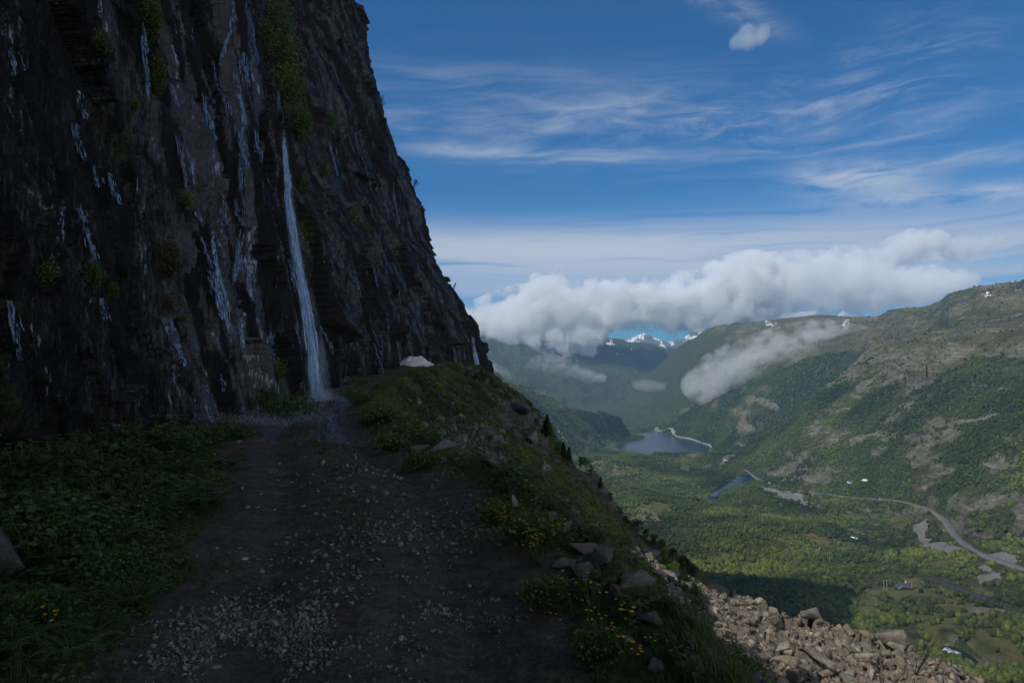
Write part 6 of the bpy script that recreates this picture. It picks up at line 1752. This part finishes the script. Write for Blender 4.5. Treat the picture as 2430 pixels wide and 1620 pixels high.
# ------------------------------------------------------------------ valley woods
def crown_proto(rng, sub):
    bm = bmesh.new(); bmesh.ops.create_icosphere(bm, subdivisions=sub, radius=1)
    V = np.array([v.co[:] for v in bm.verts]); Fc = np.array([[v.index for v in f.verts] for f in bm.faces]); bm.free()
    k = .72 + .7 * fbm(V[:, 0] * 2.1 + rng.uniform(0, 50), V[:, 1] * 2.1 + V[:, 2] * 2.6, 3, .6, seed=int(rng.integers(99)))
    k *= 1 + rng.normal(size=len(V)) * .10
    V = V * k[:, None]; V[:, 2] = V[:, 2] * 1.05 + .8
    return V, Fc
def build_woods():
    rng = np.random.default_rng(15)
    g = FARG; nu = 1080
    import bisect
    n = 640000
    Y = np.sqrt(rng.uniform(330 ** 2, 2700 ** 2, n)); U = rng.uniform(-.02, .82, n)
    # nearest grid vertex for the cover masks
    ysg = g['y'].reshape(-1, len(g['x']) // 1000)[:, 0]; ug = (g['x'] / g['y']).reshape(1000, -1)[0]
    iy = np.clip(np.searchsorted(ysg, Y), 0, 999); iu = np.clip(np.searchsorted(ug, U), 0, len(ug) - 1)
    fr = g['forest'].reshape(1000, -1)[iy, iu]; sd = g['sdl'].reshape(1000, -1)[iy, iu]; wh = g['which'].reshape(1000, -1)[iy, iu]; gv = g['gravel'].reshape(1000, -1)[iy, iu]
    X = U * Y
    dens = sstep(.35, .75, fr + (fbm(X / 28, Y / 28, 4, .6, seed=601) - .5) * 1.5)
    dens = np.where(fr > .12, dens, .06 * (fbm(X / 14, Y / 14, 3, seed=604) > .55))
    dens = np.where(wh == 0, dens, dens * .8) * (1 - sstep(1500, 2700, Y) * .5)
    keep = (rng.random(n) < dens * .62 + .004) & (sd > 4) & (gv < .3) & (wh < 4)
    X, Y = X[keep], Y[keep]
    for P, hw, sh, low in CARVES:
        m = (X > P[:, 0].min() - 20) & (X < P[:, 0].max() + 20) & (Y > P[:, 1].min() - 20) & (Y < P[:, 1].max() + 20)
        i = np.nonzero(m)[0]
        if len(i):
            d = np.min(np.hypot(X[i][:, None] - P[None, :, 0], Y[i][:, None] - P[None, :, 1]), axis=1)
            bad = i[d < hw + 4]; ok = np.ones(len(X), bool); ok[bad] = False; X, Y = X[ok], Y[ok]
    Z = far_h(X, Y)[0]
    vpx, vpy = 512 + F * X / Y, HOR - F * Z / Y
    ok = (vpx > 455) & (vpx < 1075) & (vpy < 760)
    X, Y, Z = X[ok], Y[ok], Z[ok]
    print('woods', len(X))
    tone = np.clip(.42 + (fbm(X / 90, Y / 90, 4, seed=602) - .5) * 1.4 + rng.normal(size=len(X)) * .15, 0, 1)
    S = (1.0 + 1.3 * rng.random(len(X)) ** 1.3) * np.where(Y > 1600, 1.2, 1)
    M, mt, b, out = None, None, None, None
    m, t, b, out = mat_new('wood_crowns')
    at = t.attr('tone').outputs['Fac']; gp = t.new('ShaderNodeNewGeometry').outputs['Position']
    nn = t.noise(gp, .7, 3, .7)
    c = t.ramp(t.math('ADD', t.math('MULTIPLY', at, .75), t.math('MULTIPLY', nn, .25)), [(.15, (.014, .024, .007)), (.42, (.034, .052, .013)), (.66, (.066, .090, .020)), (.9, (.115, .145, .032))])
    t.put(b.inputs['Base Color'], c); b.inputs['Roughness'].default_value = .9; b.inputs['Specular IOR Level'].default_value = .15
    t.put(b.inputs['Normal'], t.bump(t.noise(gp, 1.4, 3, .7), .8, .8))
    near = Y < 820
    o_ = np.argsort(Y)
    for nm, mm, protos, lab in [('wood', near, [crown_proto(rng, 2) for _ in range(5)], 'birch wood of the valley floor nearest the slope'), ('wood', ~near, [crown_proto(rng, 1) for _ in range(6)], 'birch woods covering the far valley floor and lower hillsides')]:
        P_ = np.c_[X, Y, Z - .3][mm]; s_ = S[mm]; tn = tone[mm]
        idx = rng.integers(0, len(protos), len(P_)); Vs, Fs, Ts, off = [], [], [], 0
        for k, (pv, pf) in enumerate(protos):
            q = idx == k; V, Fq = instances(pv, pf, P_[q], rotz(rng.uniform(0, 6.28, int(q.sum()))), s_[q][:, None] * rng.uniform([.75, .75, .8], [1.15, 1.15, 1.5], (int(q.sum()), 3)))
            Vs.append(V); Fs.append(Fq + off); off += len(V); Ts.append(np.repeat(tn[q], len(pv)))
        o = make_mesh(nm, np.concatenate(Vs), np.concatenate(Fs), m, attrs=dict(tone=np.concatenate(Ts))); tag(o, lab, kind='stuff')
build_woods()
# ------------------------------------------------------------------ clouds (real volumes with their own distance and thickness)
def curve_fn(t, val, pts):
    """piecewise linear height curve as a float curve node; pts are (x 0..1, y 0..1)"""
    n = t.new('ShaderNodeFloatCurve'); t.put(n.inputs['Value'], val)
    c = n.mapping.curves[0]
    while len(c.points) > 2: c.points.remove(c.points[1])
    c.points[0].location = pts[0]; c.points[1].location = pts[-1]
    for p in pts[1:-1]: c.points.new(*p)
    n.mapping.update()
    return n.outputs[0]

def cloud(name, outline, dist, thick, density, label, nscale=1.0, soft=1.0, wisp=.5, aniso=-.5, slope=0.0, rough=.62):
    """outline: (px, top row, bottom row) left to right; the body is a closed lens shaped hull dist metres away, thick metres deep"""
    xs = np.array([(p[0] - 512) / F * dist for p in outline]); zt = np.array([(HOR - p[1]) / F * dist for p in outline]); zb = np.array([(HOR - p[2]) / F * dist for p in outline])
    x0, x1 = xs.min(), xs.max(); z0, z1 = zb.min(), zt.max(); mg = (z1 - z0) * .12
    z0 -= mg; z1 += mg; W, H = x1 - x0, z1 - z0
    # hull
    nx, na = 48, 20
    V = []
    xx = np.linspace(x0, x1, nx); T, B = np.interp(xx, xs, zt) + mg, np.interp(xx, xs, zb) - mg
    for i in range(nx):
        e = math.sqrt(max(0.0, 1 - (2 * i / (nx - 1) - 1) ** 6)) * .97 + .03
        for k in range(na):
            a = k / na * 6.2832; cz, cyv = math.sin(a), math.cos(a)
            cz = math.copysign(abs(cz) ** .7, cz); cyv = math.copysign(abs(cyv) ** .7, cyv)
            V.append((xx[i], dist + thick / 2 * cyv * e + slope * (xx[i] - x0), (T[i] + B[i]) / 2 + (T[i] - B[i]) / 2 * cz * e))
    V = np.array(V)
    Fq = [[i * na + k, i * na + (k + 1) % na, (i + 1) * na + (k + 1) % na, (i + 1) * na + k] for i in range(nx - 1) for k in range(na)]
    Fq += [list(range(na))[::-1], [(nx - 1) * na + k for k in range(na)]]
    m = bpy.data.materials.new(name + '_vapour'); m.use_nodes = True; t = NT(m.node_tree); t.n.clear()
    out = t.new('ShaderNodeOutputMaterial'); pv = t.new('ShaderNodeVolumePrincipled'); t.put(out.inputs['Volume'], pv.outputs[0])
    g = t.new('ShaderNodeNewGeometry').outputs['Position']
    sp = t.new('ShaderNodeSeparateXYZ'); t.put(sp.inputs[0], g)
    fx = t.math('DIVIDE', t.math('SUBTRACT', sp.outputs[0], x0), W); fz = t.math('DIVIDE', t.math('SUBTRACT', sp.outputs[2], z0), H)
    top = curve_fn(t, fx, [((a - x0) / W, (b - z0) / H) for a, b in zip(xs, zt)]); bot = curve_fn(t, fx, [((a - x0) / W, (b - z0) / H) for a, b in zip(xs, zb)])
    yc = t.math('ADD', t.math('MULTIPLY', t.math('SUBTRACT', sp.outputs[0], x0), slope), dist)
    fy = t.math('DIVIDE', t.math('SUBTRACT', sp.outputs[1], yc), thick / 2)
    mid = t.math('MULTIPLY', t.math('ADD', top, bot), .5); half = t.math('MAXIMUM', t.math('MULTIPLY', t.math('SUBTRACT', top, bot), .5), .001)
    q = t.math('DIVIDE', t.math('SUBTRACT', fz, mid), half)
    r2 = t.math('ADD', t.math('MULTIPLY', q, q), t.math('MULTIPLY', fy, fy))
    body = t.math('SUBTRACT', 1.0, t.math('SQRT', r2))
    freq = nscale * 4.5 / H
    n1 = t.noise(g, freq, 7, rough, .3)
    n2 = t.noise(g, freq * 5, 3, .6)
    vo = t.new('ShaderNodeTexVoronoi', feature='SMOOTH_F1'); t.put(vo.inputs['Vector'], t.vmath('ADD', g, t.vmath('SCALE', t.noise(g, freq * 1.5, 3, .6, out=1), .25 / freq))); vo.inputs['Scale'].default_value = freq * 1.1; vo.inputs['Smoothness'].default_value = .5
    nn = t.math('ADD', t.math('MULTIPLY', n1, .62), t.math('ADD', t.math('MULTIPLY', n2, .16), t.math('MULTIPLY', t.math('SUBTRACT', 1.0, vo.outputs[0]), .22)))
    d = t.math('ADD', t.math('MULTIPLY_ADD', body, soft, .12), t.math('MULTIPLY', t.math('SUBTRACT', nn, .5), wisp * 8.0))
    d = t.math('MULTIPLY', t.math('MINIMUM', t.math('MAXIMUM', d, 0.0), .3), density)
    pv.inputs['Color'].default_value = (1, 1, 1, 1); pv.inputs['Anisotropy'].default_value = aniso
    t.put(pv.inputs['Density'], d)
    m.cycles.volume_step_rate = CLOUD_STEP
    o = make_mesh(name, V, Fq, m)
    o.data.validate()
    bm = bmesh.new(); bm.from_mesh(o.data); bmesh.ops.recalc_face_normals(bm, faces=bm.faces[:]); bm.to_mesh(o.data); bm.free()
    return tag(o, label, 'cloud')
CLOUD_STEP = .3
def sc(*pts): return [(a / S_, b / S_, c / S_) for a, b, c in pts]
cloud('cumulus_cloud', sc((1040, 745, 900), (1110, 735, 890), (1180, 718, 862), (1240, 702, 850), (1290, 664, 850), (1330, 662, 852), (1370, 700, 850), (1410, 690, 812), (1450, 676, 778), (1500, 690, 764), (1545, 682, 762), (1590, 682, 768), (1640, 672, 778), (1680, 650, 782), (1740, 625, 792), (1800, 602, 775), (1860, 600, 765)),
      4900, 560, .05, 'bright white cumulus bank lying on the distant snowy mountains', 1.6, .85, .72)
cloud('cumulus_cloud', sc((1720, 650, 790), (1800, 620, 770), (1860, 608, 752), (1920, 620, 742), (1990, 598, 742), (2060, 610, 740), (2120, 640, 730), (2190, 640, 725), (2260, 648, 690), (2310, 662, 680)),
      5000, 600, .020, 'grey wispy cumulus bank stretching right above the hill crest', 1.5, 1.1, .62)
cloud('cloud', sc((2070, 600, 640), (2110, 572, 640), (2160, 550, 625), (2210, 552, 600), (2245, 565, 595)), 6000, 400, .035, 'small ragged grey cloud floating above the grey bank', .7, .9, .7, aniso=.1)
cloud('cloud', sc((2240, 575, 610), (2280, 562, 615), (2320, 570, 606), (2350, 562, 590), (2380, 560, 580)), 6000, 300, .022, 'faint ragged cloud right of the small grey cloud', .7, .8, .7, aniso=.1)
cloud('cloud', sc((1735, 85, 105), (1760, 68, 108), (1790, 64, 108), (1815, 62, 100), (1825, 70, 95)), 5200, 260, .009, 'tiny lone cloud puff high in the blue sky', .45, .9, .5)
cloud('fog_bank', sc((1615, 900, 930), (1645, 880, 945), (1690, 850, 956), (1740, 828, 958), (1800, 808, 950), (1860, 790, 925), (1920, 776, 900), (1980, 772, 860), (2030, 782, 835), (2075, 792, 815)),
      2560, 260, .014, 'low white cloud lying against the shoulder of the right hillside', 1.5, .9, .75)
cloud('fog_wisp', sc((1235, 870, 900), (1270, 850, 925), (1310, 840, 925), (1350, 862, 915), (1400, 880, 905), (1440, 890, 905)), 4300, 400, .005, 'pale wisp of cloud below the cumulus in front of the far slope', 1.5, .8, .8)
cloud('fog_wisp', sc((1500, 905, 920), (1530, 900, 926), (1560, 905, 925), (1600, 912, 922)), 3600, 200, .006, 'thin low wisp of cloud in front of the valley end', 1.5, .7, .8)
cloud('fog_wisp', sc((1110, 860, 890), (1140, 845, 910), (1180, 870, 915), (1230, 890, 910)), 3900, 400, .008, 'thin mist beside the cliff corner over the left ridge', 1.4, .8, .7)

# ------------------------------------------------------------------ haze
def build_haze():
    m = bpy.data.materials.new('haze_air'); m.use_nodes = True; t = NT(m.node_tree); t.n.clear()
    out = t.new('ShaderNodeOutputMaterial'); pv = t.new('ShaderNodeVolumePrincipled'); t.put(out.inputs['Volume'], pv.outputs[0])
    pv.inputs['Color'].default_value = (.36, .62, 1.0, 1); pv.inputs['Density'].default_value = HAZE; pv.inputs['Anisotropy'].default_value = .1
    x0, x1, y0, y1, z0, z1 = -7000, 19500, -300, 13900, -700, 780
    V = [(x, y, z) for z in (z0, z1) for y in (y0, y1) for x in (x0, x1)]
    o = make_mesh('haze', V, [[0, 2, 3, 1], [4, 5, 7, 6], [0, 1, 5, 4], [2, 6, 7, 3], [0, 4, 6, 2], [1, 3, 7, 5]], m)
    tag(o, kind='stuff')
HAZE = 7.6e-5
build_haze()
